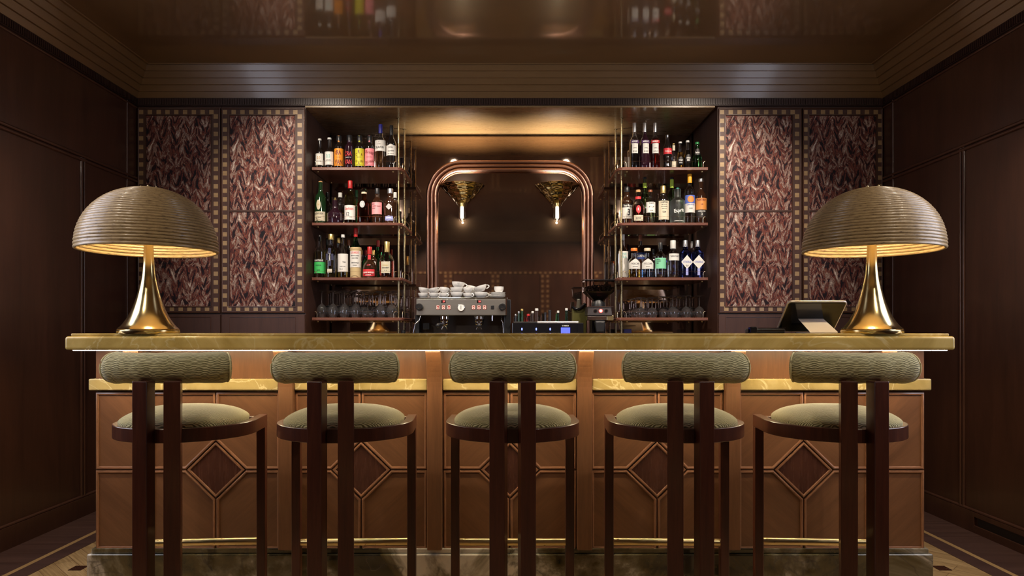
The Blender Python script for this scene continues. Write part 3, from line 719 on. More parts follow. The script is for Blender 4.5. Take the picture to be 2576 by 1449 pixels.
# ------------------------------------------------------------------ table lamps
def make_lamp(label, x, flip, ht=0.617):
    t = thing('table_lamp', label, 'lamp', (x, 3.05, TOP), flip, 'rattan dome lamps on the bar')
    pr = smooth_prof([(0.122, 0.019), (0.103, 0.037), (0.076, 0.080), (0.055, 0.133), (0.0405, 0.186), (0.029, 0.24), (0.0235, 0.293), (0.0200, 0.345), (0.0190, 0.385)], 5)
    MB().lathe([(0, 0), (0.121, 0), (0.123, 0.004), (0.123, 0.014), (0.120, 0.018), (0.0, 0.018)], 48).build('foot', M_brass, t, smooth=30)
    MB().lathe([(0, 0.019)]+pr+[(0, 0.385)], 48).build('trumpet_base', M_brass, t, smooth=40)
    MB().lathe([(0, 0.383), (0.013, 0.383), (0.013, 0.52), (0.020, 0.525), (0.020, 0.545), (0, 0.545)], 20).build('stem', M_brass, t, smooth=40)
    MB().tube([(-0.06, 0, 0.535), (0.06, 0, 0.535)], 0.004, 8, up=(0, 1, 0)).build('spreader', M_brass, t, smooth=50)
    # dome of coiled rattan canes
    R = 0.281; z0 = 0.352; H = ht+0.0115-z0; N = 33; rc = 0.0070
    cent = []
    for k in range(N):
        q = k/(N-1); a = q*PI/2*0.985
        cent.append((R*math.cos(a)**0.92-rc, z0+rc+(H-2*rc)*math.sin(a)**0.95))
    sh = MB()
    path_out = []; path_in = []
    for (r, z) in cent:
        nrm = Vector((r/R, 0, (z-z0)/H*1.0)).normalized(); tg = Vector((-nrm.z, 0, nrm.x))
        for b in (-78, -50, -25, 0, 25, 50, 78):
            c, s_ = math.cos(math.radians(b)), math.sin(math.radians(b))
            path_out.append((max(0.002, r+rc*(nrm.x*c+tg.x*s_)), z+rc*(nrm.z*c+tg.z*s_)))
            path_in.append((max(0.002, r+rc*(-nrm.x*c+tg.x*s_)), z+rc*(-nrm.z*c+tg.z*s_)))
    wob = lambda a, z: 1+0.0018*math.sin(3*a+z*300)+0.0012*math.sin(7*a+z*911)
    sh.lathe([path_in[0]]+path_out+[(0, path_out[-1][1])], 96, rad=wob)
    sh.lathe([path_in[0]]+path_in+[(0, path_in[-1][1])], 96, rad=wob)
    sh.build('rattan_shade', M_rattan, t, smooth=50)
    MB().sphere((0, 0, 0.50), 0.028, 16, 10).build('bulb', glow('lamp_bulb', (1.0, 0.80, 0.48), 430), t, smooth=80)
    fin = MB()
    for k in range(4): fin.sphere((0.03*math.cos(k*1.57), 0.03*math.sin(k*1.57), ht+0.013), 0.005, 8, 6)
    fin.build('finial', M_satin, t, smooth=60)
    return t
L1 = make_lamp('rattan dome lamp with brass trumpet base, at the end without tablet', X(374, 3.05), 0.4)
dup(L1, (X(2193, 3.05), 3.05, TOP), 2.1, 'rattan dome lamp with brass trumpet base, standing beside the tablet')
# ------------------------------------------------------------------ lettering and labels
def text_mesh(s, mb, w, h, R=None, cx=0.0, cz=0.0, off=0.0011, y0=0.0, rot=0.0, sq=False):
    """flat letters fitted into w x h, laid on a cylinder of radius R facing -y (or on the plane y = y0 - off)"""
    cu = bpy.data.curves.new('tmp', 'FONT'); cu.body = s; cu.align_x = 'CENTER'; cu.align_y = 'CENTER'; cu.resolution_u = 2; cu.offset = 0.018
    o = bpy.data.objects.new('tmp', cu); COL.objects.link(o)
    me = bpy.data.meshes.new_from_object(o)
    xs = [v.co.x for v in me.vertices]; ys = [v.co.y for v in me.vertices]
    if xs:
        mx, my = (min(xs)+max(xs))/2, (min(ys)+max(ys))/2; W_, H_ = max(xs)-min(xs), max(ys)-min(ys)
        kx = w/max(W_, 1e-6); ky = min(h/max(H_, 1e-6), kx*1.7); kx = min(kx, ky*1.6)
        vs = []
        for v in me.vertices:
            x, z = (v.co.x-mx)*kx, (v.co.y-my)*ky
            if rot: x, z = x*math.cos(rot)-z*math.sin(rot), x*math.sin(rot)+z*math.cos(rot)
            x += cx; z += cz
            if R is None: vs.append((x, y0-off, z))
            else: vs.append(((R+off)*math.sin(x/R), -(R+off)*math.cos(x/R), z))
        mb.add(vs, [tuple(p.vertices) for p in me.polygons])
    bpy.data.objects.remove(o); bpy.data.curves.remove(cu); bpy.data.meshes.remove(me)
    return mb
def patch(mb, shape, w, z0, z1, R=None, cx=0.0, y0=0.0, off=0.0005, n=14):
    """a paper label: rect, diamond, hexagon, ellipse or notch outline"""
    zc, hz = (z0+z1)/2, (z1-z0)/2; vs = []
    for k in range(n+1):
        u = -1+2*k/n
        if shape == 'diamond': h = 1-abs(u)*0.97
        elif shape == 'ellipse': h = math.sqrt(max(0.03, 1-u*u))
        else: h = 1
        lo, hi = zc-hz*h, zc+hz*h
        if shape == 'hexagon': hi = z1-0.45*(z1-z0)*abs(u)
        if shape == 'peak': hi = z1-0.12*(z1-z0)*min(1, abs(u)*2.2)
        x = cx+u*w/2
        for z in (lo, hi):
            vs.append((x, y0-off, z) if R is None else ((R+off)*math.sin(x/R), -(R+off)*math.cos(x/R), z))
    mb.add(vs, [(2*k, 2*k+2, 2*k+3, 2*k+1) for k in range(n)]); return mb
def paper(name, col, rough=0.5): return plain('label_'+name, col, rough)
def ink(name, col): return plain('ink_'+name, col, 0.5)

PROF = {
 'spirit': [(1, .02), (1, .56), (.97, .61), (.80, .67), (.52, .72), (.40, .77), (.37, .84), (.37, .97)],
 'wine':   [(1, .02), (1, .52), (.95, .59), (.68, .67), (.42, .73), (.35, .79), (.33, .97)],
 'craft':  [(1, .02), (1, .60), (.96, .66), (.76, .72), (.56, .76), (.52, .80), (.52, .97)],
 'brew':   [(1, .02), (1, .50), (.95, .57), (.66, .63), (.50, .67), (.44, .78), (.40, .96)],
 'squat':  [(.95, .0), (1, .06), (1, .30), (.93, .38), (.62, .46), (.40, .53), (.34, .62), (.32, .82)],
 'bell':   [(1, .02), (.95, .18), (.92, .42), (.90, .52), (.72, .61), (.44, .67), (.36, .71), (.36, .84)],
 'cone':   [(1, .02), (1, .40), (.92, .50), (.62, .64), (.38, .77), (.28, .88), (.27, .95)],
 'cola':   [(.88, .0), (.98, .06), (.90, .20), (1, .38), (1, .54), (.88, .66), (.60, .78), (.46, .88), (.46, .99)],
 'pear':   [(.92, .0), (1, .08), (1, .28), (.93, .42), (.68, .58), (.44, .74), (.38, .86), (.38, .97)],
 'slim':   [(1, .02), (1, .62), (.90, .69), (.52, .75), (.40, .80), (.38, .97)],
 'broad':  [(1, .02), (1, .58), (.92, .65), (.62, .70), (.46, .74), (.42, .80), (.42, .97)],
 'dome':   [(.9, .0), (1, .06), (1, .18), (.93, .34), (.74, .47), (.42, .57), (.33, .63), (.30, .80)],
 'cooler': [(1, .02), (1, .45), (.92, .52), (.72, .60), (.60, .68), (.50, .80), (.46, .97)],
 'flask':  [(1, .02), (1, .44), (.95, .52), (.72, .62), (.40, .70), (.33, .76), (.31, .96)],
}
SHELF_OF = {'a': (SH[0], 420.5), 'b': (SH[1], 560), 'c': (SH[2], 698)}
def seg_sq(e):
    def f(a, z):
        c, s_ = abs(math.cos(a)), abs(math.sin(a)); return (c**e+s_**e)**(-1/e)
    return f
def bottle(shelf, px, wpx, top, kind, mat, cap, label, parts=(), Y=5.215, cap0=0.86, capr=None, fill=None, square=0, rz=None, cat='bottle', zbase=None, name='bottle', group=None):
    """px, wpx: centre and width in the photograph; top: y of its highest point; parts: label, lettering"""
    zb, ypx = (SHELF_OF[shelf] if shelf else (zbase, None)); R = wpx/2*Y/F; H = EYE+(CY-top)*Y/F-zb
    t = thing(name, label, cat, (X(px, Y), Y, zb+0.0005), random.uniform(-0.14, 0.14) if rz is None else rz, group)
    pts = smooth_prof([(r*R, z*H) for r, z in PROF[kind]], 3)
    topz = pts[-1][1]; neck = PROF[kind][-1][0]*R
    sqf = None
    if square:
        f0 = seg_sq(square); bz = 0.62*H
        def sqf(a, z, f0=f0, bz=bz): return f0(a, z)*(1 if z < bz else 1)*(1.0) if z < bz else 1+(f0(a, z)-1)*max(0, 1-(z-bz)/(0.08*H))
    if fill is None:
        MB().lathe([(0, 0.001), (R*0.93*PROF[kind][0][0], 0)]+pts+[(0, topz)], 28, rad=sqf).build('glass_body', mat, t, smooth=50)
    else:
        wl = 0.0022; outer = [(0, 0.0), (R*0.93*PROF[kind][0][0], 0)]+pts; inner = [(max(0.0012, r-wl), max(z, 0.006)) for r, z in pts]
        MB().lathe(outer+[inner[-1]]+inner[::-1]+[(0, 0.006)], 28, rad=sqf).build('glass_body', mat, t, smooth=50)
        lm, fr = fill; lz = fr*H; lp = [(0, 0.0065)]+[(max(0.001, r-0.0003), z+0.0003) for r, z in inner if z < lz]
        if len(lp) > 2: MB().lathe(lp+[(lp[-1][0], lz), (0, lz)], 24, rad=sqf).build('liquid', lm, t, smooth=50)
    if cap:
        cr = capr*R if capr else neck+0.0015; c0 = cap0*H
        MB().lathe([(0, c0), (cr, c0), (cr*1.02, c0+0.002), (cr*1.0, H-0.003), (cr*0.93, H-0.0005), (0, H)], 20).build('cap', cap, t, smooth=40)
    for q in parts:
        shape, wf, a0, a1, pm = q[:5]; texts = q[5] if len(q) > 5 else ()
        rr = R if not square else None; y0 = -R if square else 0
        if len(q) > 6: rr = q[6]*R
        wl_ = wf*2*R; cxl = 0.0
        if pm is not None:
            lb = patch(MB(), shape, wl_, a0*H, a1*H, rr, 0, y0).build('label', pm, t, smooth=60)
        else: lb = t
        for (s, tw, tz, th, im, *ex) in texts:
            dx = ex[0]*R if ex else 0.0; rot = ex[1] if len(ex) > 1 else 0
            text_mesh(s, MB(), tw*2*R, th*H, rr, dx, tz*H, 0.0012, y0, rot).build('lettering', im, lb)
    return t

g_black = plain('dark_bottle_glass', (0.010, 0.007, 0.006), 0.05, Coat_Weight=1.0, Coat_Roughness=0.02)
g_brown = plain('brown_bottle_glass', (0.030, 0.012, 0.006), 0.05, Coat_Weight=1.0, Coat_Roughness=0.02)
g_green = plain('dark_green_glass', (0.008, 0.030, 0.010), 0.05, Coat_Weight=1.0, Coat_Roughness=0.02)
g_plum = plain('plum_glass', (0.020, 0.006, 0.012), 0.05, Coat_Weight=1.0, Coat_Roughness=0.02)
g_rose = glass('rose_glass', (1.0, 0.80, 0.62)); g_amber = glass('amber_glass', (0.80, 0.40, 0.12)); g_em = glass('emerald_glass', (0.10, 0.55, 0.20))
g_pale = glass('pale_yellow_glass', (0.93, 0.92, 0.62)); g_blue = glass('blue_glass', (0.10, 0.16, 0.85)); g_red = glass('red_glass', (0.75, 0.06, 0.05))
g_lgreen = glass('light_green_glass', (0.70, 0.95, 0.75)); g_frost = glass('frosted_glass', (0.75, 0.85, 0.85), 0.35)
l_amber = glass('amber_liquid', (0.80, 0.38, 0.08), 0.0, 1.36); l_dark = plain('dark_liquid', (0.02, 0.004, 0.008), 0.05); l_red = glass('red_liquid', (0.65, 0.03, 0.02), 0.0, 1.36)
l_gold = glass('gold_liquid', (0.92, 0.66, 0.14), 0.0, 1.36); l_yel = glass('yellow_liquid', (0.88, 0.86, 0.42), 0.0, 1.36); l_water = glass('clear_liquid', (0.95, 0.97, 0.98), 0.0, 1.36)
l_rose = glass('rose_liquid', (0.98, 0.68, 0.38), 0.0, 1.36); l_cog = glass('cognac_liquid', (0.55, 0.10, 0.05), 0.0, 1.36); l_bluew = glass('blue_tinted_liquid', (0.35, 0.62, 0.95), 0.0, 1.36)
l_cloud = plain('cloudy_liquid', (0.36, 0.28, 0.14), 0.2)
pW = paper('white', (0.72, 0.70, 0.66)); pC = paper('cream', (0.62, 0.56, 0.42)); pO = paper('orange', (0.85, 0.30, 0.02)); pY = paper('lime', (0.62, 0.60, 0.03)); pK = paper('pink', (0.85, 0.26, 0.30))
pG = paper('green', (0.05, 0.50, 0.12)); pM = paper('mint', (0.22, 0.62, 0.38)); pR = paper('red', (0.62, 0.03, 0.04)); pB = paper('navy', (0.02, 0.02, 0.06)); pBl = paper('blue', (0.10, 0.16, 0.55)); pBk = paper('black', (0.015, 0.012, 0.012))
pLg = paper('yellow_green', (0.42, 0.60, 0.06)); pRo = paper('rose', (0.85, 0.32, 0.34)); pOr = paper('amber', (0.68, 0.27, 0.06)); pBe = paper('beige', (0.60, 0.55, 0.45)); pLil = paper('lilac', (0.35, 0.38, 0.75))
iK = ink('black', (0.02, 0.02, 0.03)); iM = ink('maroon', (0.16, 0.012, 0.02)); iT = ink('teal', (0.20, 0.50, 0.46)); iTan = ink('tan', (0.52, 0.30, 0.12)); iR = ink('red', (0.60, 0.03, 0.04)); iW = ink('white', (0.85, 0.85, 0.82))
iG = ink('gold', (0.60, 0.42, 0.12)); iP = ink('purple', (0.16, 0.04, 0.20)); iB = ink('blue', (0.05, 0.10, 0.45))
c_white = plain('white_cap', (0.62, 0.62, 0.60), 0.4); c_red = plain('red_cap', (0.42, 0.015, 0.015), 0.35); c_gold = plain('gold_cap', (0.70, 0.52, 0.20), 0.3, 0.9); c_sil = plain('silver_cap', (0.62, 0.62, 0.64), 0.3, 0.9)
c_blue = plain('blue_cap', (0.03, 0.03, 0.28), 0.4); c_blk = plain('black_cap', (0.012, 0.012, 0.014), 0.35); c_or = plain('orange_cap', (0.80, 0.20, 0.03), 0.4); c_cork = plain('cork', (0.48, 0.27, 0.12), 0.8)
c_yel = plain('yellow_cap', (0.85, 0.42, 0.03), 0.4); c_beige = plain('beige_cap', (0.66, 0.55, 0.38), 0.5); c_brn = plain('brown_cap', (0.22, 0.06, 0.02), 0.4); c_teal = plain('teal_cap', (0.0, 0.30, 0.22), 0.3)

G = 'bottles on the top shelf beside the espresso machine'
bottle('a', 804.5, 20, 349.5, 'brew', g_black, c_white, 'small dark bottle with white cap and tan zeros, at the shelf end', [('rect', 1.25, .12, .50, pW, [('0.0', .40, .36, .14, iTan), ('ALKOHOLFREI', .55, .25, .03, iK)])], cap0=.94)
bottle('a', 829, 23, 347, 'brew', g_black, c_white, 'dark bottle with white cap and pale teal zeros on its label', [('rect', 1.25, .12, .54, pW, [('0.0', .42, .40, .14, iT), ('ALKOHOLFREI', .55, .27, .03, iK)])], cap0=.94)
bottle('a', 853, 23.5, 342, 'craft', g_black, c_blk, 'black bottle with an orange lettered label', [('rect', 1.30, .09, .60, pO, [('C', .20, .47, .15, iM, -.52), ('RA', .48, .48, .17, iM, .12), ('VAN', .85, .20, .15, iM, .06), ('COFFEE', .45, .34, .02, iM)]), ('rect', .16, .80, .99, pO, (), .54)], cap0=.84, capr=.56)
bottle('a', 879.5, 25, 341, 'craft', g_plum, c_blk, 'black unlabelled bottle printed with red letters', [('rect', 1, .1, .6, None, [('CRA', .75, .44, .13, iR), ('VAN', .75, .20, .13, iR), ('VERMOUTH', .6, .33, .025, iW)])], cap0=.84, capr=.56)
bottle('a', 905, 24, 342, 'craft', g_black, c_blk, 'black bottle with a lime yellow lettered label', [('rect', 1.30, .09, .60, pY, [('C', .17, .42, .13, iM, -.58), ('R', .17, .50, .13, iM, 0), ('A', .17, .42, .13, iM, .58), ('V', .17, .22, .13, iM, -.58), ('A', .17, .17, .13, iM, 0), ('N', .17, .22, .13, iM, .58), ('VERMOUTH', .5, .34, .02, iM)]), ('rect', .16, .80, .99, pY, (), .54)], cap0=.84, capr=.56)
bottle('a', 930.5, 24, 342, 'craft', g_black, c_blk, 'black bottle with a pink lettered label', [('rect', 1.30, .09, .60, pK, [('CRAVAN', .95, .48, .09, iM, 0, -.25), ('CRAVAN', .95, .20, .09, iM, 0, .25), ('VERMOUTH', .6, .345, .02, iM)]), ('rect', .16, .80, .99, pK, (), .54)], cap0=.84, capr=.56)
bottle('a', 957.5, 28, 313.5, 'wine', M_glass, c_blue, 'tall clear rose wine bottle with a blue capsule', [('rect', 1.35, .39, .63, pW, [('CALAVON', .80, .47, .06, iK), ('CHATEAU', .3, .54, .02, iK), ('f', .06, .59, .04, iK)])], fill=(l_rose, .56), cap0=.80)
bottle('a', 985, 26, 316, 'wine', g_black, c_blk, 'black wine bottle with white label next to the brass pole', [('peak', 1.25, .30, .56, pW, [('ROYAL', .4, .48, .05, iK), ('OLD WHITE', .6, .40, .03, iK), ('DRY VERMOUTH', .6, .34, .02, iK)])], cap0=.78)

bottle('b', 806.5, 28, 456, 'spirit', g_green, c_cork, 'dark green whisky bottle with oval neck medallion and cream label', [('rect', 1.30, .06, .28, pC, [('LAGAVULIN', .82, .23, .045, iK), ('16 YEARS', .5, .14, .03, iK)]), ('ellipse', .40, .32, .55, pC, [('16', .16, .44, .05, iG)])], cap0=.95, capr=.36)
bottle('b', 824, 22, 484, 'spirit', g_black, c_blk, 'dark bottle half hidden behind the oval-medallion whisky bottle', [], Y=5.36)
d_ = bottle('b', 843, 41, 491, 'squat', g_plum, None, 'squat round decanter of dark spirit with an ornate metal stopper', [], square=0)
MB().lathe([(0, .165), (.012, .165), (.013, .20), (.016, .205), (.011, .215), (.014, .225), (.006, .235), (.008, .243), (0, .248)], 16, M=Matrix.Scale(0.80, 4)).build('stopper', c_gold, d_, smooth=50)
bottle('b', 856, 24, 485, 'slim', g_black, c_white, 'dark bottle with a pale cap behind the squat decanter', [('rect', 1.0, .08, .40, pY, ())], Y=5.37, cap0=.86)
bottle('b', 881, 28, 455, 'spirit', glass('olive_glass', (0.62, 0.55, 0.18)), c_red, 'whisky bottle with red capsule and white numbered label', [('rect', 1.28, .09, .42, pW, [('Glenfiddich', .82, .34, .06, iR), ('12', .28, .22, .08, iK, -.2), ('YEARS', .3, .15, .02, iK, .3)])], fill=(l_amber, .44), cap0=.82)
bottle('b', 897, 16, 479, 'spirit', g_green, plain('green_cap', (0.01, 0.10, 0.03), 0.4), 'green capped bottle behind the glass-stoppered one', [], Y=5.47, cap0=.82)
d_ = bottle('b', 916, 30, 480, 'broad', g_amber, c_beige, 'square amber bottle with glass stopper and silver horse medallion', [('ellipse', .44, .47, .67, paper('silver', (0.45, 0.45, 0.45)), [('S', .12, .57, .08, iW)])], square=6, fill=(l_cog, .60), cap0=.90)
MB().lathe([(0, .0), (.016, .0), (.026, .006), (.027, .020), (.020, .027), (0, .028)], 12).build('stopper', M_glass, d_, smooth=20, loc=(0, 0, 0.2335))
bottle('b', 949, 28, 474, 'spirit', g_brown, c_blk, 'brown bottle with black cap and pink-red label', [('rect', 1.10, .26, .59, pRo, [('NIKKA', .28, .54, .03, iK, -.55), ('COFFEY GRAIN', .72, .48, .04, iK), ('WHISKY', .35, .42, .035, iK, -.45)])], cap0=.84, rz=0)
bottle('b', 982, 33, 475, 'broad', g_brown, c_sil, 'dark red spirit bottle with silver crest near the brass pole', [('peak', .62, .08, .22, pLil, [('DARK', .4, .16, .04, iW)]), ('diamond', .5, .38, .56, paper('silver', (0.45, 0.45, 0.45)), ())], cap0=.86, capr=.44)
bottle('b', 994, 20, 484, 'slim', g_black, c_white, 'dark bottle with pale cap behind the silver-crested bottle', [], Y=5.37, cap0=.84)

bottle('c', 804.5, 27, 592, 'spirit', M_glass, c_blk, 'liqueur bottle with bright green label and black pourer', [('rect', 1.30, .11, .37, pG, [('LIQUEUR', .5, .29, .03, iK), ('1605', .3, .18, .03, iK)]), ('rect', 1.30, .37, .44, pBk, [('CHARTREUSE', .88, .405, .04, iW)])], fill=(l_yel, .62), cap0=.86, capr=.25, rz=0)
bottle('c', 833, 29.5, 589, 'broad', M_glass, c_gold, 'fluted pale yellow liqueur bottle with tall navy cross label', [('rect', .24, .27, .67, pB, [('ST~GERMAIN', .60, .47, .055, iW, 0, -PI/2)]), ('rect', .62, .40, .54, pB, ()), ('rect', .40, .12, .20, pBe, ())], square=3.2, fill=(l_yel, .66), cap0=.87, capr=.50, rz=0)
bottle('c', 863, 26.5, 590, 'cone', M_glass, c_white, 'clear conical bottle with white stopper and large off-white label', [('rect', 1.25, .14, .55, pW, [('Orgeat', .3, .36, .05, iK, .3), ('bottled by hand', .5, .26, .03, iK), ('70 cl', .3, .2, .025, iK, -.3)])], fill=(l_gold, .22), cap0=.93, capr=.36)
d_ = bottle('c', 895, 27, 573.5, 'wine', g_em, c_red, 'straw-wrapped green bottle with red capsule and white label', [('rect', 1.30, .21, .535, pW, [('LUXARDO', .80, .50, .045, iR), ('MARASCHINO', .78, .44, .025, iK), ('LIQUORE', .6, .39, .025, iK), ('ORIGINALE', .7, .30, .03, iK), ('ZARA', .4, .25, .02, iK)], 1.045)], cap0=.82)
Rr = 27/2*5.215/F
MB().lathe([(Rr*1.015, 0.001), (Rr*1.03, 0.01), (Rr*1.03, .205), (Rr*1.08, .207), (Rr*1.08, .214), (Rr*1.02, .216), (Rr*1.06, .219), (Rr*1.02, .226), (Rr*0.9, .226)], 32).build('straw_jacket', plain('straw_weave', (0.55, 0.42, 0.22), 0.7), d_, smooth=40)
d_ = bottle('c', 930, 37, 621, 'dome', g_brown, c_red, 'squat round orange liqueur bottle with red ribbon and red label', [('rect', .88, .05, .27, pR, [('GRAND MARNIER', .78, .17, .05, iW), ('LIQUEUR', .4, .09, .03, iW)]), ('rect', .22, .47, .74, pR, (), .36), ('ellipse', .34, .27, .42, pR, (), 0.86)], cap0=.76, capr=.32, rz=0)
MB().tube([(-.014, -.026, .098), (0, -.029, .094), (.014, -.026, .098)], .0028, 6).build('ribbon_bow', c_red, d_, smooth=60)
bottle('c', 973, 37, 608, 'flask', M_glass, c_gold, 'cognac bottle with gold neck and cream vine label by the pole', [('rect', .66, .13, .44, pC, [('HENNESSY', .48, .27, .04, iK), ('COGNAC', .4, .34, .03, iG), ('V S', .2, .2, .025, iK)], 1.0)], fill=(l_cog, .46), cap0=.70, capr=.36)
bottle('c', 951, 21, 605, 'wine', g_em, c_red, 'green bottle with dark red capsule behind the cognac', [], Y=5.42, cap0=.84)
bottle('c', 877, 22, 604, 'wine', g_black, c_brn, 'dark bottle with rust-brown capsule behind the straw-wrapped one', [], Y=5.42, cap0=.86)
bottle('c', 920, 16, 630, 'wine', g_green, c_red, 'small dark bottle with narrow red cap behind the ribboned bottle', [], Y=5.42, cap0=.82)
bottle('c', 939, 19, 629, 'slim', g_brown, c_gold, 'small bottle with orange-gold cap behind the ribboned bottle', [('rect', 1, .3, .6, pW, ())], Y=5.36, cap0=.82)
bottle('c', 823, 20, 600, 'wine', g_black, c_blk, 'dark bottle behind the green label liqueur', [], Y=5.42, cap0=.84)
bottle('c', 851, 22, 598, 'broad', M_glass, c_gold, 'pale liqueur bottle behind the conical clear one', [('rect', .24, .27, .67, pB, [('ST~GERMAIN', .60, .47, .055, iW, 0, -PI/2)])], Y=5.40, fill=(l_yel, .5), cap0=.87)

for px, mt, lq, pm, ik, fr_, lb in ((1596, M_glass, l_dark, iP, 'MERLET', .52, 'tall clear bottle half full of dark liqueur, silver capsule, by the pole'),
                          (1622, g_plum, None, iP, 'MERLET', .7, 'tall purple-black liqueur bottle with silver capsule'),
                          (1648, M_glass, l_red, iR, 'MERLET', .66, 'tall red liqueur bottle with silver capsule')):
    bottle('a', px, 25.5, 309.5, 'wine', mt, c_sil, lb, [('rect', .62, .33, .54, pW, [('creme', .3, .44, .05, iK), ('DE FRUIT', .4, .37, .03, iK)]), ('rect', .9, .55, .61, paper('plum', (0.10, 0.03, 0.14)) if pm is iP else pR, [(ik, .6, .58, .035, iW)])], fill=(lq, fr_) if lq else None, cap0=.80)
bottle('a', 1679, 21.5, 340, 'cola', g_black, None, 'contoured cola bottle with a red label', [('rect', 1.30, .43, .60, pR, [('Coca-Cola', .80, .515, .09, iW)])])
bottle('a', 1694.5, 14, 361, 'pear', M_glass, c_gold, 'very small clear bottle with gold top beside the cola', [('rect', .9, .08, .3, pC, ()), ('rect', .6, .72, .92, pC, (), .5)], cap0=.95, fill=(l_water, .5))
bottle('a', 1711, 20, 357, 'pear', M_glass, c_white, 'small tonic bottle of golden soda with dark round label', [('ellipse', .80, .12, .44, pBk, [('TONIC', .5, .31, .06, iW), ('WATER', .4, .22, .05, iW)], .98)], fill=(l_gold, .62), cap0=.94)
bottle('a', 1729.5, 21, 354, 'pear', M_glass, c_white, 'small soda bottle of cloudy ginger drink with dark round label', [('ellipse', .80, .20, .50, pBk, [('GINGER', .5, .38, .06, iW), ('BEER', .35, .30, .05, iW)], .97)], fill=(l_cloud, .66), cap0=.93)
bottle('a', 1753.5, 24, 358, 'pear', g_em, plain('green_foil', (0.02, 0.22, 0.06), 0.35), 'small green mineral water bottle at the shelf end', [('ellipse', .62, .44, .74, pBk, [('Perrier', .45, .60, .08, iW)], .78)], cap0=.92)

bottle('b', 1577, 31, 470, 'broad', g_brown, c_blk, 'dark whiskey bottle with white label showing a three', [('rect', 1.0, .18, .46, pW, [('3', .22, .34, .17, iK, .1)]), ('rect', 1.0, .46, .55, pBk, [('Four Roses', .72, .505, .07, iW)])], rz=0.05, Y=5.33)
bottle('b', 1605.5, 34, 478, 'flask', M_glass, c_cork, 'whisky decanter bottle with cork top and round red seal', [('rect', .72, .08, .24, pC, [('BLENDED', .4, .16, .05, iK)]), ('ellipse', .36, .30, .52, pR, [('R', .1, .41, .08, iW)], 1.0), ('rect', .7, .72, .80, pR, (), .42)], fill=(l_cog, .56), cap0=.93, capr=.34)
bottle('b', 1622, 25, 446, 'wine', glass('bottle_green_glass', (0.35, 0.62, 0.30)), c_blk, 'tall pale green bottle with lime neck seal behind the front row', [('rect', .5, .78, .88, pLg, (), .38)], Y=5.325, cap0=.96)
bottle('b', 1636, 25, 478, 'slim', M_glass, c_brn, 'clear gin bottle with white square label and brown cork', [('rect', 1.15, .32, .63, pW, [('TRINENTE', .55, .59, .04, iK), ('~', .5, .49, .05, iK), ('GIN', .3, .38, .03, iK)])], fill=(l_water, .5), cap0=.93)
bottle('b', 1653, 18, 486, 'broad', M_glass, None, 'textured clear glass bottle behind the white square label gin', [], Y=5.36)
bottle('b', 1668.5, 31, 468, 'broad', g_black, c_gold, 'black rum bottle with gold neck and tall cream label', [('rect', .95, .10, .59, pC, [('HAMPDEN', .56, .55, .045, iK), ('ESTATE', .4, .49, .03, iK), ('PURE SINGLE', .5, .44, .025, iK), ('JAMAICAN', .4, .38, .025, iK), ('RUM', .25, .30, .05, iK)])], cap0=.80)
bottle('b', 1690, 25, 446, 'wine', glass('bottle_green_glass', (0.35, 0.62, 0.30)), c_blk, 'tall pale green bottle with lime seal behind the frosted one', [('rect', .5, .78, .95, pLg, (), .38)], Y=5.325, cap0=.96)
bottle('b', 1704.5, 36, 473, 'broad', g_frost, c_teal, 'frosted clear bottle with script lettering and teal cap', [('rect', 1, .1, .6, None, [('Esprit', .70, .34, .13, iW, 0, .12), ('NEISSON', .50, .50, .05, iK), ('RHUM BLANC AGRICOLE', .7, .07, .025, iW)])], cap0=.90, capr=.22, rz=0)
bottle('b', 1735, 26, 438, 'slim', M_glass, c_yel, 'tall clear rum bottle with yellow capsule and blue picture label', [('rect', 1.25, .22, .40, pW, [('CLAIRIN LE ROCHER', .8, .375, .03, iB), ('RHUM', .3, .30, .03, iK)]), ('rect', 1.25, .40, .565, pBl, ()), ('ellipse', .66, .42, .55, pOr, (), 1.02)], fill=(l_water, .3), cap0=.82)
bottle('b', 1763, 28, 450, 'spirit', g_brown, c_sil, 'dark rum bottle with orange and black label at the shelf end', [('rect', 1.28, .30, .56, pOr, [('PLANTERAY', .84, .52, .06, iM), ('RUM', .2, .42, .05, iM)]), ('rect', 1.15, .13, .31, pBk, [('ORIGINAL DARK', .7, .27, .03, iW), ('2', .1, .21, .05, iW)])], cap0=.93, capr=.40)

bottle('c', 1567, 26, 590, 'wine', M_glass, c_white, 'tall clear spirit bottle with pale label behind the brass pole', [('rect', 1.1, .05, .62, pW, [('ENIE', .5, .56, .05, iT), ('TEUR', .5, .49, .05, iT)])], Y=5.34, fill=(l_water, .6), cap0=.88)
bottle('c', 1595, 33, 624.5, 'bell', M_glass, c_or, 'bell-shaped tequila bottle with orange stopper and golden liquid', [('hexagon', 1.10, .30, .64, pW, [('VOLCAN', .60, .47, .06, iK), ('REPOSADO', .4, .37, .03, iK)], .93)], fill=(l_gold, .28), cap0=.90, capr=.50)
bottle('c', 1628.5, 33, 624.5, 'bell', M_glass, c_beige, 'bell-shaped tequila bottle with beige stopper and clear liquid', [('hexagon', 1.10, .30, .64, pW, [('VOLCAN', .60, .47, .06, iK), ('BLANCO', .3, .37, .03, iK)], .93)], fill=(l_bluew, .28), cap0=.90, capr=.50)
bottle('c', 1611, 25, 591, 'wine', g_brown, c_brn, 'tall bitter bottle with blue and white band behind the bell bottles', [('rect', 1.35, .46, .60, paper('deep_blue', (0.02, 0.05, 0.25)), [('CAMPARI', .95, .53, .09, iW)])], Y=5.42, cap0=.86)
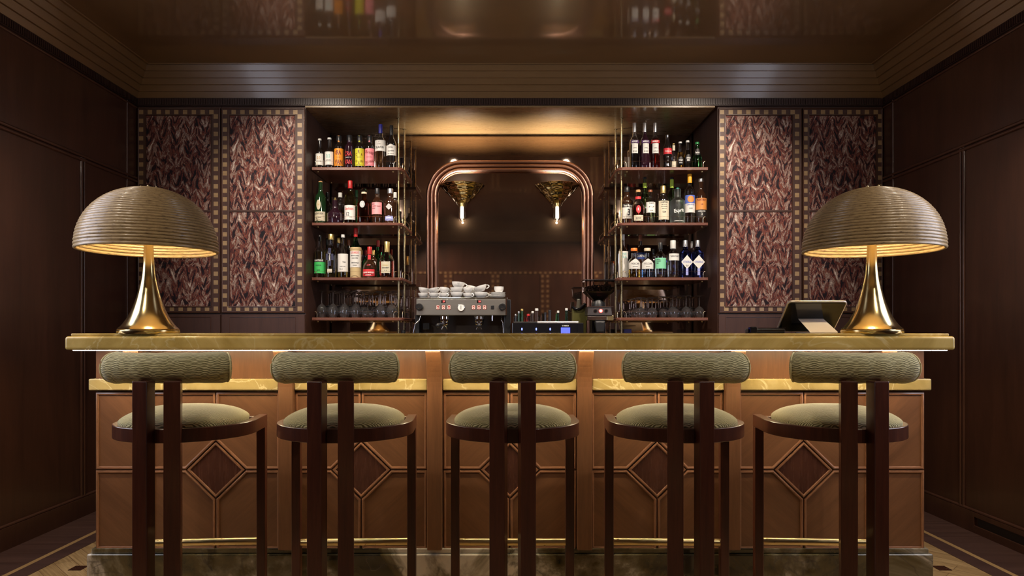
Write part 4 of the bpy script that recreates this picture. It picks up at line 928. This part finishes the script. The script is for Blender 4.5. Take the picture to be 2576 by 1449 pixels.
bottle('c', 1661, 29, 610.6, 'spirit', M_glass, c_blk, 'clear gin bottle with mint green label and black cap', [('rect', 1.20, .26, .56, pM, [('NIKKA', .32, .515, .035, iK, -.5), ('COFFEY', .38, .465, .035, iK, -.44), ('GIN', .18, .415, .035, iK, -.66)])], fill=(l_water, .30), cap0=.82, rz=0)
bottle('c', 1644, 16, 626, 'spirit', g_black, c_blk, 'small dark bottle behind the mint green label gin', [], Y=5.38)
bottle('c', 1693, 31, 605, 'broad', M_glass, c_white, 'clear crystal-patterned gin bottle with white capsule', [('rect', .98, .46, .64, pW, [('THE BOTANIST', .74, .57, .04, iK)])], fill=(l_water, .44), cap0=.78)
bottle('c', 1724, 29, 605, 'slim', g_blue, c_sil, 'blue gin bottle with white diamond label reading zero', [('diamond', 1.0, .23, .60, pW, [('CITADELLE', .72, .42, .05, iB), ('0.0', .22, .32, .05, iK)]), ('rect', 1.3, .07, .25, pLil, (), 1.005)], cap0=.83, square=2.4)
bottle('c', 1755, 29, 605, 'slim', g_blue, c_sil, 'blue gin bottle with white diamond label at the shelf end', [('diamond', 1.0, .23, .60, pW, [('CITADELLE', .72, .42, .05, iB)]), ('rect', 1.3, .07, .25, pLil, (), 1.005)], cap0=.83, square=2.4)
bottle('c', 1741, 18, 607, 'slim', M_glass, c_sil, 'clear bottle with pale cap behind the two blue gin bottles', [('rect', 1.0, .2, .5, pW, ())], Y=5.43, cap0=.82)
# a few spare bottles standing at the inner ends, half hidden by the poles
bottle('a', 1590, 24, 352, 'slim', M_glass, c_white, 'clear bottle with pale label behind the half-full liqueur', [('rect', 1.1, .1, .5, pW, ())], Y=5.40, fill=(l_water, .6))

# ------------------------------------------------------------------ stemware standing on its rims
def stem_glass(name, label, group, H, R, cut, loc):
    t = thing(name, label, 'glass', loc, 0, group)
    pr = [(R*.74, .0), (R*.92, H*.10), (R, H*.20), (R*.99, H*.28), (R*.80, H*.40), (R*.45, H*.48), (R*.16, H*.52), (R*.10, H*.58), (R*.09, H*.86), (R*.12, H*.93), (R*.34, H*.965), (R*.88, H*.985), (R*.92, H)]
    out = smooth_prof(pr, 2); inn = [(max(.001, r-.0016), z) for r, z in out if z < H*.46]
    f = (lambda a, z: 1+(0.030*math.sin(a*14) if z < H*.42 else 0)) if cut else None
    MB().lathe([(0, H*.47)]+inn[::-1]+out+[(0, H+.0005)], 28 if not cut else 42, rad=f).build('bowl_and_stem', M_thin, t, smooth=35 if cut else 60)
    return t
ZG = SH[3]+0.0005
lw = stem_glass('wine_glass', 'upturned tall wine glass on the bottom shelf by the espresso machine', 'upturned wine glasses on the bottom shelf', .200, .0375, False, (X(809.5, 5.235), 5.235, ZG))
cutg = stem_glass('cut_glass_goblet', 'upturned cut crystal goblet on the shelf by the espresso machine', 'upturned cut crystal goblets on the bottom shelf', .195, .0385, True, (-0.956, 5.235, ZG))
for r_, Y in enumerate((5.235, 5.335, 5.435, 5.53)):
    for k in range(4 if r_ == 0 else 5):
        if r_ == 0 and k == 0: continue
        if r_ % 2 and k == 4: continue
        dup(lw, (X(809.5, 5.235)+k*0.084+(0.042 if r_ % 2 else 0), Y, ZG))
    for k in range(2):
        if r_ == 0 and k == 0: continue
        dup(cutg, (-0.956+k*0.0805-(0.030 if r_ % 2 else 0), Y, ZG), rz=k*0.3)
low = stem_glass('low_coupe_glass', 'low upturned coupe glass between the wine glasses and the goblets', None, .115, .043, True, (X(925, 5.22), 5.22, ZG))
rg = stem_glass('goblet', 'upturned short stemmed goblet on the bottom shelf by the grinder', 'upturned goblets on the bottom shelf by the coffee grinder', .162, .0385, False, (X(1759, 5.235), 5.235, ZG))
rc2 = stem_glass('cut_glass_coupe', 'upturned cut glass coupe on the bottom shelf by the grinder', 'upturned cut glass coupes by the coffee grinder', .150, .0385, True, (X(1612, 5.235), 5.235, ZG))
for r_, Y in enumerate((5.235, 5.335, 5.435, 5.53)):
    for k in range(3):
        if r_ == 0 and k == 0: continue
        dup(rg, (X(1759, 5.235)-k*0.098-(0.045 if r_ % 2 else 0), Y, ZG))
    for k in range(3):
        if r_ == 0 and k == 0: continue
        x = X(1612, 5.235)+k*0.084-(0.02 if r_ % 2 else 0)
        if x > X(1759, 5.235)-0.098*2-(0.045 if r_ % 2 else 0)-0.080: continue
        dup(rc2, (x, Y, ZG))

# ------------------------------------------------------------------ tablet, card reader
t = thing('tablet_stand', 'black tablet tilted on a pale folded metal stand', 'tablet', (X(2057, 3.2), 3.2, TOP))
top = Vector((0, 0, Z(759, 3.2)-TOP)); bot = Vector((0, 0.14, 0.012)); u = (top-bot); Lh = u.length; ang = math.atan2(u.z, u.y)
# local frame: x across, y up along the tablet, z out of its back
M = Matrix.Translation(bot) @ Matrix.Rotation(ang, 4, 'X')
def rr2(w, h, r, n=5): return [p for (cx, cy_, a) in ((w-r, h-r, 0), (-w+r, h-r, 90), (-w+r, r, 180), (w-r, r, 270)) for p in arcpts(cx, cy_, r, a, a+90, n)]
MB().prism(rr2(0.131, Lh, 0.014), -0.006, 0.004, ax='z', M=M).build('tablet', M_black, t, bevel=0.001)
MB().tube([M @ Vector((p[0], p[1], -0.001)) for p in rr2(0.1315, Lh+.0005, 0.0145)], 0.0052, 8, closed=True, up=tuple(M.to_3x3() @ Vector((0, 0, 1)))).build('metal_edge', plain('tablet_aluminium', (0.55, 0.52, 0.50), 0.35, 0.6), t, smooth=60)
MB().prism(rr2(0.126, Lh-0.01, 0.010), 0.0042, 0.0050, ax='z', M=M @ Matrix.Translation((0, 0.005, 0))).build('screen', M_blackg, t)
MB().lathe([(0, -0.0075), (0.013, -0.0075), (0.014, -0.006), (0.014, 0)], 18, M=M @ Matrix.Translation((0.107, Lh-0.028, -0.004)) @ Matrix.Diagonal((1, 0.9, 1, 1))).build('camera_bump', M_blackg, t, smooth=40)
Mst = plain('stand_putty_metal', (0.56, 0.50, 0.44), 0.45)
s = MB(); mid = M @ Vector((0, Lh*0.42, -0.008)); th = 0.004
a_ = [(-0.058, mid.y, mid.z), (0.058, mid.y, mid.z), (0.060, -0.068, 0.006), (-0.064, -0.068, 0.006)]
s.add(a_+[(x, y+th, z+th*0.3) for x, y, z in a_], [(0, 1, 2, 3), (7, 6, 5, 4), (0, 4, 5, 1), (1, 5, 6, 2), (2, 6, 7, 3), (3, 7, 4, 0)])
s.build('stand_leg', Mst, t, bevel=0.001)
MB().box(-0.064, 0.060, -0.070, 0.10, 0, 0.006).build('stand_foot', Mst, t, bevel=0.002)
t = thing('card_reader', 'low black card payment reader with silver edges beside the tablet', 'card reader', (X(1926, 3.3), 3.3, TOP))
MB().box(-0.082, 0.080, -0.03, 0.045, 0, 0.022).build('body', M_black, t, bevel=0.004)
MB().box(-0.082, -0.050, -0.033, 0.0, 0, 0.030).build('end_block', M_blackg, t, bevel=0.003)
MB().box(-0.046, 0.082, -0.032, 0.044, 0.0225, 0.0255).box(-0.046, 0.082, -0.032, -0.029, 0.012, 0.015).build('silver_trim', M_chrome, t)

# ------------------------------------------------------------------ espresso machine
YMC = 5.14
t = thing('espresso_machine', 'two-group stainless steel espresso machine with red lit buttons', 'espresso machine', (X(1160, YMC), YMC, BC))
def mx(px): return X(px, YMC)-t.location.x
def mz(py): return Z(py, YMC)-BC
M_steel = wood('brushed_steel', (0.50, 0.49, 0.47), (0.60, 0.59, 0.56), (0.5, 4, 60), rough=0.30, coat=0.0, bump=0.004); M_steel.node_tree.nodes['Principled BSDF'].inputs['Metallic'].default_value = 0.95
xl, xr, zt_, zb_ = mx(1044), mx(1275), mz(751), mz(793)
MB().box(xl, xr, 0.0, 0.46, zb_, zt_).build('body', M_steel, t, bevel=0.004)
MB().box(xl-0.003, xr+0.003, -0.004, 0.47, zt_, zt_+0.007).build('cup_tray', M_chrome, t, bevel=0.002)
rl = MB()
for x in (xr-0.004, xl+0.004): rl.box(x-0.005, x+0.005, -0.005, 0.003, zb_, zt_)
rl.build('front_edges', M_chrome, t)
MB().box(xl+0.02, xr-0.02, 0.20, 0.45, 0.05, zb_).build('back_splash', plain('dark_steel', (0.10, 0.09, 0.085), 0.3, 0.9), t)
MB().box(xl-0.01, xl+0.02, 0.08, 0.50, 0.02, zt_-0.003).box(xr-0.02, xr+0.028, 0.08, 0.50, 0.02, zt_-0.003).build('side_panels', M_black, t, bevel=0.004)
MB().box(xl-0.01, xr+0.01, 0.0, 0.46, 0.03, 0.075).build('drip_tray', M_steel, t, bevel=0.006)
for x in (xl+0.03, xr-0.03):
    for y in (0.05, 0.42): MB().lathe([(0, 0), (0.018, 0), (0.022, 0.03), (0, 0.03)], 16, c=(x, y, 0)).build('foot', M_black, t, smooth=40)
Rf = Matrix.Rotation(PI/2, 4, 'X')     # lathe axis turned to face the room
def dial(name, px, py, r, depth, mat, seg=24):
    return MB().lathe([(0, 0), (r, 0), (r, depth*0.8), (r*0.86, depth), (0, depth)], seg, M=Matrix.Translation((mx(px), 0, mz(py))) @ Rf).build(name, mat, t, smooth=40)
for px, nm in ((1055, 'steam_knob'), (1263.5, 'steam_knob')):
    k = dial(nm, px, 772, 0.0262, 0.028, M_black)
    kk = MB()
    for a in range(6): kk.tube([(mx(px)+0.014*math.cos(a*1.047), -0.029, mz(772)+0.014*math.sin(a*1.047)), (mx(px)+0.014*math.cos(a*1.047+.6), -0.029, mz(772)+0.014*math.sin(a*1.047+.6))], 0.0013, 5)
    kk.build('knob_marking', M_chrome, k)
for px, s_ in ((1115.6, '27'), (1205.4, '25')):
    d_ = MB().box(mx(px)-0.0155, mx(px)+0.0155, -0.002, 0, mz(758.5)-0.010, mz(758.5)+0.010).build('display', M_blackg, t)
    text_mesh(s_, MB(), 0.017, 0.011, None, mx(px)+0.003, mz(758.5), 0.001, -0.002).build('lettering', glow('red_digits', (1, 0.10, 0.08), 4, (0.3, 0, 0)), d_)
red = glow('red_led', (1.0, 0.12, 0.08), 2.2, (0.3, 0.02, 0.02)); redw = glow('red_white_led', (1.0, 0.35, 0.26), 3.5, (0.5, 0.1, 0.1))
for px in (1101.7, 1115.6, 1129.5, 1191.3, 1205, 1218.8):
    bt = MB().box(mx(px)-0.0125, mx(px)+0.0125, -0.003, 0, mz(773)-0.016, mz(773)+0.016).build('button', plain('button_dark_red', (0.12, 0.008, 0.008), 0.3), t, bevel=0.001)
    MB().tube([(mx(px)-0.0085, -0.0035, mz(773)-0.0115), (mx(px)+0.0085, -0.0035, mz(773)-0.0115), (mx(px)+0.0085, -0.0035, mz(773)+0.0115), (mx(px)-0.0085, -0.0035, mz(773)+0.0115)], 0.0012, 5, closed=True, up=(0, 1, 0)).build('button_outline', redw, bt)
    MB().sphere((mx(px), -0.004, mz(773)), 0.0036, 8, 6).build('button_light', redw, bt)
g_ = dial('pressure_gauge', 1160, 774, 0.0265, 0.012, M_chrome)
MB().lathe([(0, 0), (0.0235, 0)], 24, M=Matrix.Translation((mx(1160), -0.0125, mz(774))) @ Rf).build('dial_face', plain('dial_white', (0.8, 0.8, 0.78), 0.4), g_)
MB().box(mx(1160)-0.0014, mx(1160)+0.0014, -0.0142, -0.0132, mz(774)-0.012, mz(774)+0.016).build('needle', M_black, g_)
MB().box(mx(1239)-0.012, mx(1239)+0.012, -0.004, 0, mz(773)-0.014, mz(773)+0.014).build('power_switch', M_black, t, bevel=0.002)
for px, hx in ((1116, 1103), (1204, 1207)):
    g_ = MB().lathe([(0, 0), (0.036, 0), (0.040, 0.012), (0.036, 0.045), (0.030, 0.05), (0, 0.05)], 28, c=(mx(px), 0.07, zb_-0.047)).build('group_head', M_chrome, t, smooth=40)
    pf = MB().lathe([(0, 0), (0.030, 0), (0.034, 0.008), (0.034, 0.024), (0, 0.024)], 28, c=(mx(px), 0.07, zb_-0.072)).build('portafilter', M_chrome, t, smooth=40)
    a0 = Vector((mx(px), 0.035, zb_-0.062)); a1 = Vector((mx(hx), -0.105, zb_-0.078))
    MB().tube([a0.lerp(a1, q) for q in (0, .3, .34, .6, .85, .95, 1.0)], lambda q: [0.006, 0.007, 0.012, 0.0135, 0.0165, 0.015, 0.008][min(6, int(q*6.001))], 14).build('portafilter_handle', M_black, pf, smooth=60)
    sp_ = MB()
    for dx in (-1, 1): sp_.tube([(mx(px), 0.07, zb_-0.070), (mx(px)+dx*0.012, 0.07, zb_-0.085), (mx(px)+dx*0.020, 0.07, zb_-0.103)], 0.004, 8)
    sp_.build('spout', M_chrome, pf, smooth=50)
for pts in ([(1057, 793), (1054, 806), (1044, 815), (1040, 838), (1036, 868)], [(1262, 793), (1261, 805), (1266, 813), (1265, 838), (1264, 868)]):
    MB().tube([(mx(p), 0.02-0.01*i, mz(q)) for i, (p, q) in enumerate(pts)], 0.0038, 8).build('steam_wand', M_chrome, t, smooth=60)
MB().box(mx(1060), mx(1075), 0.10, 0.19, mz(829), mz(812)).build('water_valve', M_black, t, bevel=0.004)
MB().tube([(mx(1238), 0.06, zb_), (mx(1238), 0.06, zb_-0.04)], 0.007, 10).build('hot_water_spout', M_chrome, t, smooth=50)
ZTM = BC+zt_+0.0075
# ------------------------------------------------------------------ cups and saucers on the machine
def make_cup(label, loc, R, H, inner_rot=0, tilt=(0, 0), group='white cups stacked on the espresso machine'):
    t = thing('coffee_cup', label, 'cup', loc, inner_rot, group); t.rotation_euler = (tilt[0], tilt[1], inner_rot)
    o = [(0, 0), (R*.50, 0), (R*.52, H*.06), (R*.70, H*.22), (R*.90, H*.55), (R*.985, H*.9), (R, H)]
    i = [(R*.955, H), (R*.93, H*.9), (R*.85, H*.55), (R*.62, H*.2), (R*.4, H*.1), (0, H*.09)]
    MB().lathe(o+i, 28).build('bowl', M_white, t, smooth=50)
    MB().tube([(R*.86+(R*.48)*math.sin(math.radians(a))*1.0, 0, H*.55+H*.30*math.cos(math.radians(a))) for a in range(0, 181, 20)], lambda q: .0036, 8, up=(0, 1, 0)).build('handle', M_white, t, smooth=60)
    return t
CUPL = 'small white china cup stacked on the espresso machine'
small = make_cup(CUPL, (X(1064, 5.20), 5.20, ZTM), 0.0365, 0.035, 0.4)
k_ = 5.20
rnd = random.Random(3)
for px, Y, lev, tl in ((1064, 5.20, 1, 0.12), (1091, 5.20, 0, 0), (1091, 5.20, 1, -0.2), (1117, 5.20, 0, 0), (1117, 5.20, 1, 0.18), (1177, 5.20, 0, 0), (1177, 5.20, 1, 0.05),
                       (1066, 5.30, 0, 0), (1066, 5.30, 1, 0.1), (1093, 5.30, 0, 0), (1093, 5.30, 1, 0), (1120, 5.30, 0, 0), (1120, 5.30, 1, 0), (1236, 5.33, 0, 0)):
    c = dup(small, (X(px, Y), Y, ZTM+lev*0.0345+(0.004 if tl else 0)))
    c.rotation_euler = (rnd.uniform(-.05, .05) if lev else 0, tl, rnd.uniform(-0.9, 0.9))
CUPB = 'large white cup with pencil-thin script in the cup stacks'
big = make_cup('large white cup at the base of the tallest cup stack', (X(1149.5, 5.22), 5.22, ZTM), 0.049, 0.042, 0.5, group=None)
big2 = dup(big, (X(1149.5, 5.22), 5.22, ZTM+0.036), label='large white cup upright in the middle of the tallest stack'); big2.rotation_euler = (0, -0.03, 0.2)
big3 = dup(big, (X(1152, 5.22), 5.22, ZTM+0.074), label='large white cup with script lettering crowning the tallest stack'); big3.rotation_euler = (-0.03, 0.10, 0.1)
big3c = [q for q in big3.children if q.name.startswith('bowl')][0]
tm = MB()
for zz_, x0_, n_w in ((0.031, -0.010, 9), (0.024, -0.004, 6)):
    tm.tube([(0.0485*math.sin((x0_+0.0022*q)/0.0465), -0.0485*math.cos((x0_+0.0022*q)/0.0465), zz_+(0.0024 if q % 2 else -0.0016)+0.0004*q) for q in range(n_w)], 0.0004, 4)
tm.build('lettering', ink('grey', (0.15, 0.14, 0.14)), big3c)
big4 = dup(big, (X(1210, 5.21), 5.21, ZTM), label='large white cup below the leaning one beside the saucers')
big5 = dup(big, (X(1211, 5.21), 5.21, ZTM+0.047), label='large white cup leaning over beside the saucer pile'); big5.rotation_euler = (0, -0.30, 0.0)
big6 = dup(big, (X(1187, 5.31), 5.31, ZTM+0.046), label='large white cup tipped over behind the small cups'); big6.rotation_euler = (0.12, 0.25, 0.9)
big7 = dup(big, (X(1187, 5.31), 5.31, ZTM), label='large white cup supporting the tipped one behind')
sc = thing('saucer', 'white saucer in the pile at the end of the espresso machine', 'saucer', (X(1253, 5.22), 5.22, ZTM), 0, 'white saucers piled on the espresso machine')
MB().lathe([(0, 0), (.026, 0), (.03, .002), (.054, .009), (.0545, .0105), (.030, .0045), (0, .003)], 32).build('plate', M_white, sc, smooth=40)
for k in range(1, 7): dup(sc, (X(1253, 5.22)+rnd.uniform(-.002, .002), 5.22, ZTM+k*0.0052))
cs = dup(small, (X(1255, 5.22), 5.22, ZTM+7*0.0052+0.001), label='small white cup without visible handle on top of the saucer pile', rz=PI/2); cs['group'] = 'cup on the saucers'
del cs['group']
cs2 = dup(cs, (X(1255, 5.22), 5.22, ZTM+7*0.0052+0.012), label='topmost small white cup nested on the saucer pile')

# ------------------------------------------------------------------ bottle cooler with bottles
YC = 5.14
t = thing('bottle_cooler', 'low black bar bottle cooler with blue lights and bright rim', 'cooler', (X(1372, YC), YC, BC))
def bx(px): return X(px, YC)-t.location.x
def bz(py): return Z(py, YC)-BC
zc = bz(812)
bd = MB(); bd.box(bx(1288), bx(1452), 0, 0.012, 0, zc); bd.box(bx(1288), bx(1452), 0.20, 0.212, 0, zc); bd.box(bx(1288), bx(1291), 0.012, 0.2, 0, zc); bd.box(bx(1449), bx(1468), 0.012, 0.2, 0, zc); bd.box(bx(1291), bx(1449), 0.012, 0.2, 0, 0.02)
bd.box(bx(1452), bx(1468), 0, 0.012, 0, zc)
bd.build('body', M_blackg, t, bevel=0.005)
MB().tube([(bx(1292), 0.004, zc+0.002), (bx(1352), 0.004, zc+0.002)], 0.007, 10, up=(0, 1, 0)).build('rim', M_black, t, smooth=50)
MB().tube([(bx(1352), 0.004, zc+0.003), (bx(1455), 0.004, zc+0.003)], 0.008, 12, up=(0, 1, 0)).build('bright_rim', plain('white_rim', (0.62, 0.62, 0.66), 0.2, 0.4), t, smooth=50)
blue = glow('blue_led', (0.12, 0.16, 1.0), 5, (0, 0, 0.3))
for px in (1313, 1349, 1384): MB().sphere((bx(px), -0.002, bz(828)), 0.005, 10, 6, sc=(1, 0.6, 2.0)).build('blue_light', blue, t, smooth=60)
MB().box(bx(1411), bx(1434), -0.003, 0.001, bz(846), bz(824)).build('blue_display', glow('blue_panel', (0.10, 0.13, 1.0), 1.6, (0, 0, 0.2)), t)
text_mesh('X WAECO', MB(), 0.050, 0.009, None, bx(1422), bz(819.5), 0.001, 0.0).build('lettering', iW, t)
for px, tp, w_, mt, cp, lb in ((1297, 790, 8, g_black, c_sil, 'short dark bottle at the machine end of the cooler'), (1305, 783, 8, g_green, c_sil, 'narrow green bottle behind the gold-capped one in the cooler'),
                       (1313, 777, 12, g_green, c_gold, 'olive green bottle with gold cap in the cooler'), (1329, 790, 12, g_red, c_red, 'short red bottle in the cooler'),
                       (1340, 782.5, 10, g_brown, c_white, 'dark bottle with white cap, lower of the white-capped pair'), (1350, 776, 13, g_brown, c_white, 'dark bottle with white cap, taller of the white-capped pair'),
                       (1371.5, 786, 10, g_black, c_blk, 'shorter black-capped bottle in the cooler'), (1383, 780, 12, g_black, c_blk, 'taller black-capped bottle in the cooler'),
                       (1404, 781.5, 9, g_em, c_white, 'shorter green bottle with white cap in the cooler'), (1425, 775.5, 11, g_em, c_white, 'taller green bottle with white cap in the cooler')):
    bottle(None, px, w_*1.3, tp, 'cooler', mt, cp, lb, [], Y=5.19+(int(px) % 3)*0.045, cap0=.955, capr=.50, zbase=BC+0.021, cat='bottle')

# ------------------------------------------------------------------ coffee grinder
YG = 5.17
t = thing('coffee_grinder', 'black coffee grinder with bean hopper and red lit button', 'coffee grinder', (X(1509, YG), YG, BC))
def gx(px): return X(px, YG)-t.location.x
def gz(py): return Z(py, YG)-BC
cx_ = gx(1509)
def frustum(mb, w0, d0, z0, w1, d1, z1, cy0=0.10, cy1=0.10, cx0=0, cx1=0):
    v = [(cx0-w0, cy0-d0, z0), (cx0+w0, cy0-d0, z0), (cx0+w0, cy0+d0, z0), (cx0-w0, cy0+d0, z0), (cx1-w1, cy1-d1, z1), (cx1+w1, cy1-d1, z1), (cx1+w1, cy1+d1, z1), (cx1-w1, cy1+d1, z1)]
    mb.add(v, [(3, 2, 1, 0), (4, 5, 6, 7), (0, 1, 5, 4), (1, 2, 6, 5), (2, 3, 7, 6), (3, 0, 4, 7)]); return mb
hop = MB()
for (wa, da, za, wb, db, zb2) in ((gx(1546.5)*1.0, 0.085, gz(732), gx(1546.5)*1.0, 0.085, gz(705)), (0.035, 0.030, gz(757), gx(1546.5)*1.0, 0.085, gz(732))):
    frustum(hop, wa, da, za, wb, db, zb2)
hop.build('hopper', glass('smoked_hopper', (0.62, 0.58, 0.52), 0.02, 1.12), t)
MB().box(gx(1469), gx(1548), 0.01, 0.19, gz(705.5), gz(702.5)).build('hopper_lid', M_blackg, t, bevel=0.002)
fl = frustum(MB(), 0.006, 0.05, gz(732), 0.045, 0.07, gz(708), cx0=gx(1470), cx1=gx(1458), cy0=0.1, cy1=0.1); 
bm = MB(); rb2 = random.Random(5)
# coffee beans heaped inside the hopper
for k in range(420):
    wx = gx(1546.5)*0.94; z = gz(731)+rb2.random()**1.2*0.045; x = rb2.uniform(-wx, wx); y = rb2.uniform(0.022, 0.178)
    hmax = 0.048-0.020*(x/wx)**2
    if z-gz(731) > hmax: z = gz(731)+rb2.random()*hmax
    Mb = Matrix.Translation((x, y, z)) @ Matrix.Rotation(rb2.uniform(0, 6.28), 4, 'Z') @ Matrix.Rotation(rb2.uniform(-.8, .8), 4, 'X') @ Matrix.Diagonal((1.35, 0.9, 0.75, 1))
    bm.lathe([(0, -.0045), (.0038, -.0024), (.0045, 0), (.0038, .0024), (0, .0045)], 6, M=Mb)
frustum(bm, 0.030, 0.026, gz(755), gx(1546.5)*0.92, 0.078, gz(731.5))
tag(bm.build('coffee_beans', plain('roast_beans', (0.055, 0.020, 0.012), 0.28, Coat_Weight=0.4), t, smooth=60), kind='stuff')
nk = MB().lathe([(0, 0), (0.052, 0), (0.050, 0.03), (0.036, 0.05), (0.036, 0.07), (0, 0.07)], 28, c=(0, 0.10, gz(771))).build('grind_collar', M_black, t, smooth=40)
hd = frustum(MB(), gx(1540.5), 0.10, gz(793.5), gx(1538), 0.095, gz(771), cy0=0.10, cy1=0.105); hd.build('control_head', plain('grinder_anthracite', (0.045, 0.038, 0.042), 0.3, 0.5), t, bevel=0.003)
MB().box(gx(1479), gx(1543), -0.001, 0.004, gz(772.2), gz(770.6)).build('steel_line', M_chrome, t)
for px, m_ in ((1498, M_chrome), (1511.5, glow('grinder_red', (1, 0.06, 0.05), 5, (.4, 0, 0))), (1525, M_chrome)):
    ring = MB().lathe([(.0105, 0), (.0135, 0), (.0135, .004), (.0105, .004), (.0105, 0)], 24, M=Matrix.Translation((gx(px), 0.002, gz(782))) @ Rf).build('button', m_, t, smooth=40)
    MB().lathe([(0, 0), (.0098, 0), (.009, .003), (0, .0035)], 20, M=Matrix.Translation((gx(px), 0.002, gz(782))) @ Rf).build('button_centre', redw if px == 1511.5 else M_blackg, ring, smooth=40)
MB().box(-0.05, 0.05, 0.06, 0.22, 0.0, gz(793.5)).build('column', M_blackg, t, bevel=0.008)
MB().box(-0.060, 0.060, -0.06, 0.22, 0, 0.02).build('foot_plate', M_black, t, bevel=0.005)
MB().box(gx(1477), gx(1526), -0.01, 0.06, gz(806), gz(795)).build('portafilter_fork', M_chrome, t, bevel=0.004)
fr2 = frustum(MB(), 0.028, 0.028, gz(836), 0.038, 0.036, gz(808), cy0=0.0, cy1=0.01); fr2.build('dosing_funnel', M_black, t, bevel=0.008)
MB().box(gx(1528), gx(1544), 0.01, 0.06, gz(806), gz(794)).build('brass_side', M_satin, t, bevel=0.002)

# paper packets and bag clip standing by the grinder
t = thing('coffee_bag', 'olive foil coffee bag with black clip standing between cooler and grinder', 'bag', (X(1455, 5.47), 5.47, BC))
def qx(px): return X(px, 5.43)-t.location.x
def qz(py): return Z(py, 5.43)-BC
mb = MB(); ptsb = [(qx(1438), 0), (qx(1474), 0), (qx(1476), qz(772)), (qx(1470), qz(764)), (qx(1452), qz(782)), (qx(1440), qz(776))]
mb.prism(ptsb, -0.045, 0.03); mb.build('bag', plain('olive_foil', (0.13, 0.12, 0.035), 0.35, 0.4), t, bevel=0.006)
mb = MB(); mb.tube([(qx(1439), -0.055, qz(772)), (qx(1447), -0.058, qz(778)), (qx(1460), -0.058, qz(776)), (qx(1472), -0.055, qz(764))], 0.012, 10); mb.build('clip', M_blackg, t, smooth=50)
MB().prism([(qx(1450), qz(778)), (qx(1462), qz(778)), (qx(1461), qz(752)), (qx(1452), qz(752))], -0.030, -0.015).build('scoop', plain('smoke_plastic', (0.10, 0.09, 0.07), 0.15), t, bevel=0.003)

# small things at the counter's back edge, between the shelf poles
t = thing('tamper', 'small black tamper lying by the brass pole beside the espresso machine', 'tamper', (X(1014, 5.2), 5.2, BC))
MB().lathe([(0, 0), (.03, 0), (.03, .02), (.012, .03), (.010, .06), (.018, .09), (.017, .225), (.010, .235), (0, .237)], 20).build('handle', M_blackg, t, smooth=50)
t = thing('blue_box', 'small dark blue box below the bottle shelf by the grinder', 'box', (X(1578, 5.3), 5.3, BC))
MB().box(-.028, .028, -.02, .04, 0, Z(828, 5.3)-BC).build('box_body', plain('blue_card', (0.03, 0.03, 0.16), 0.3), t, bevel=0.002)
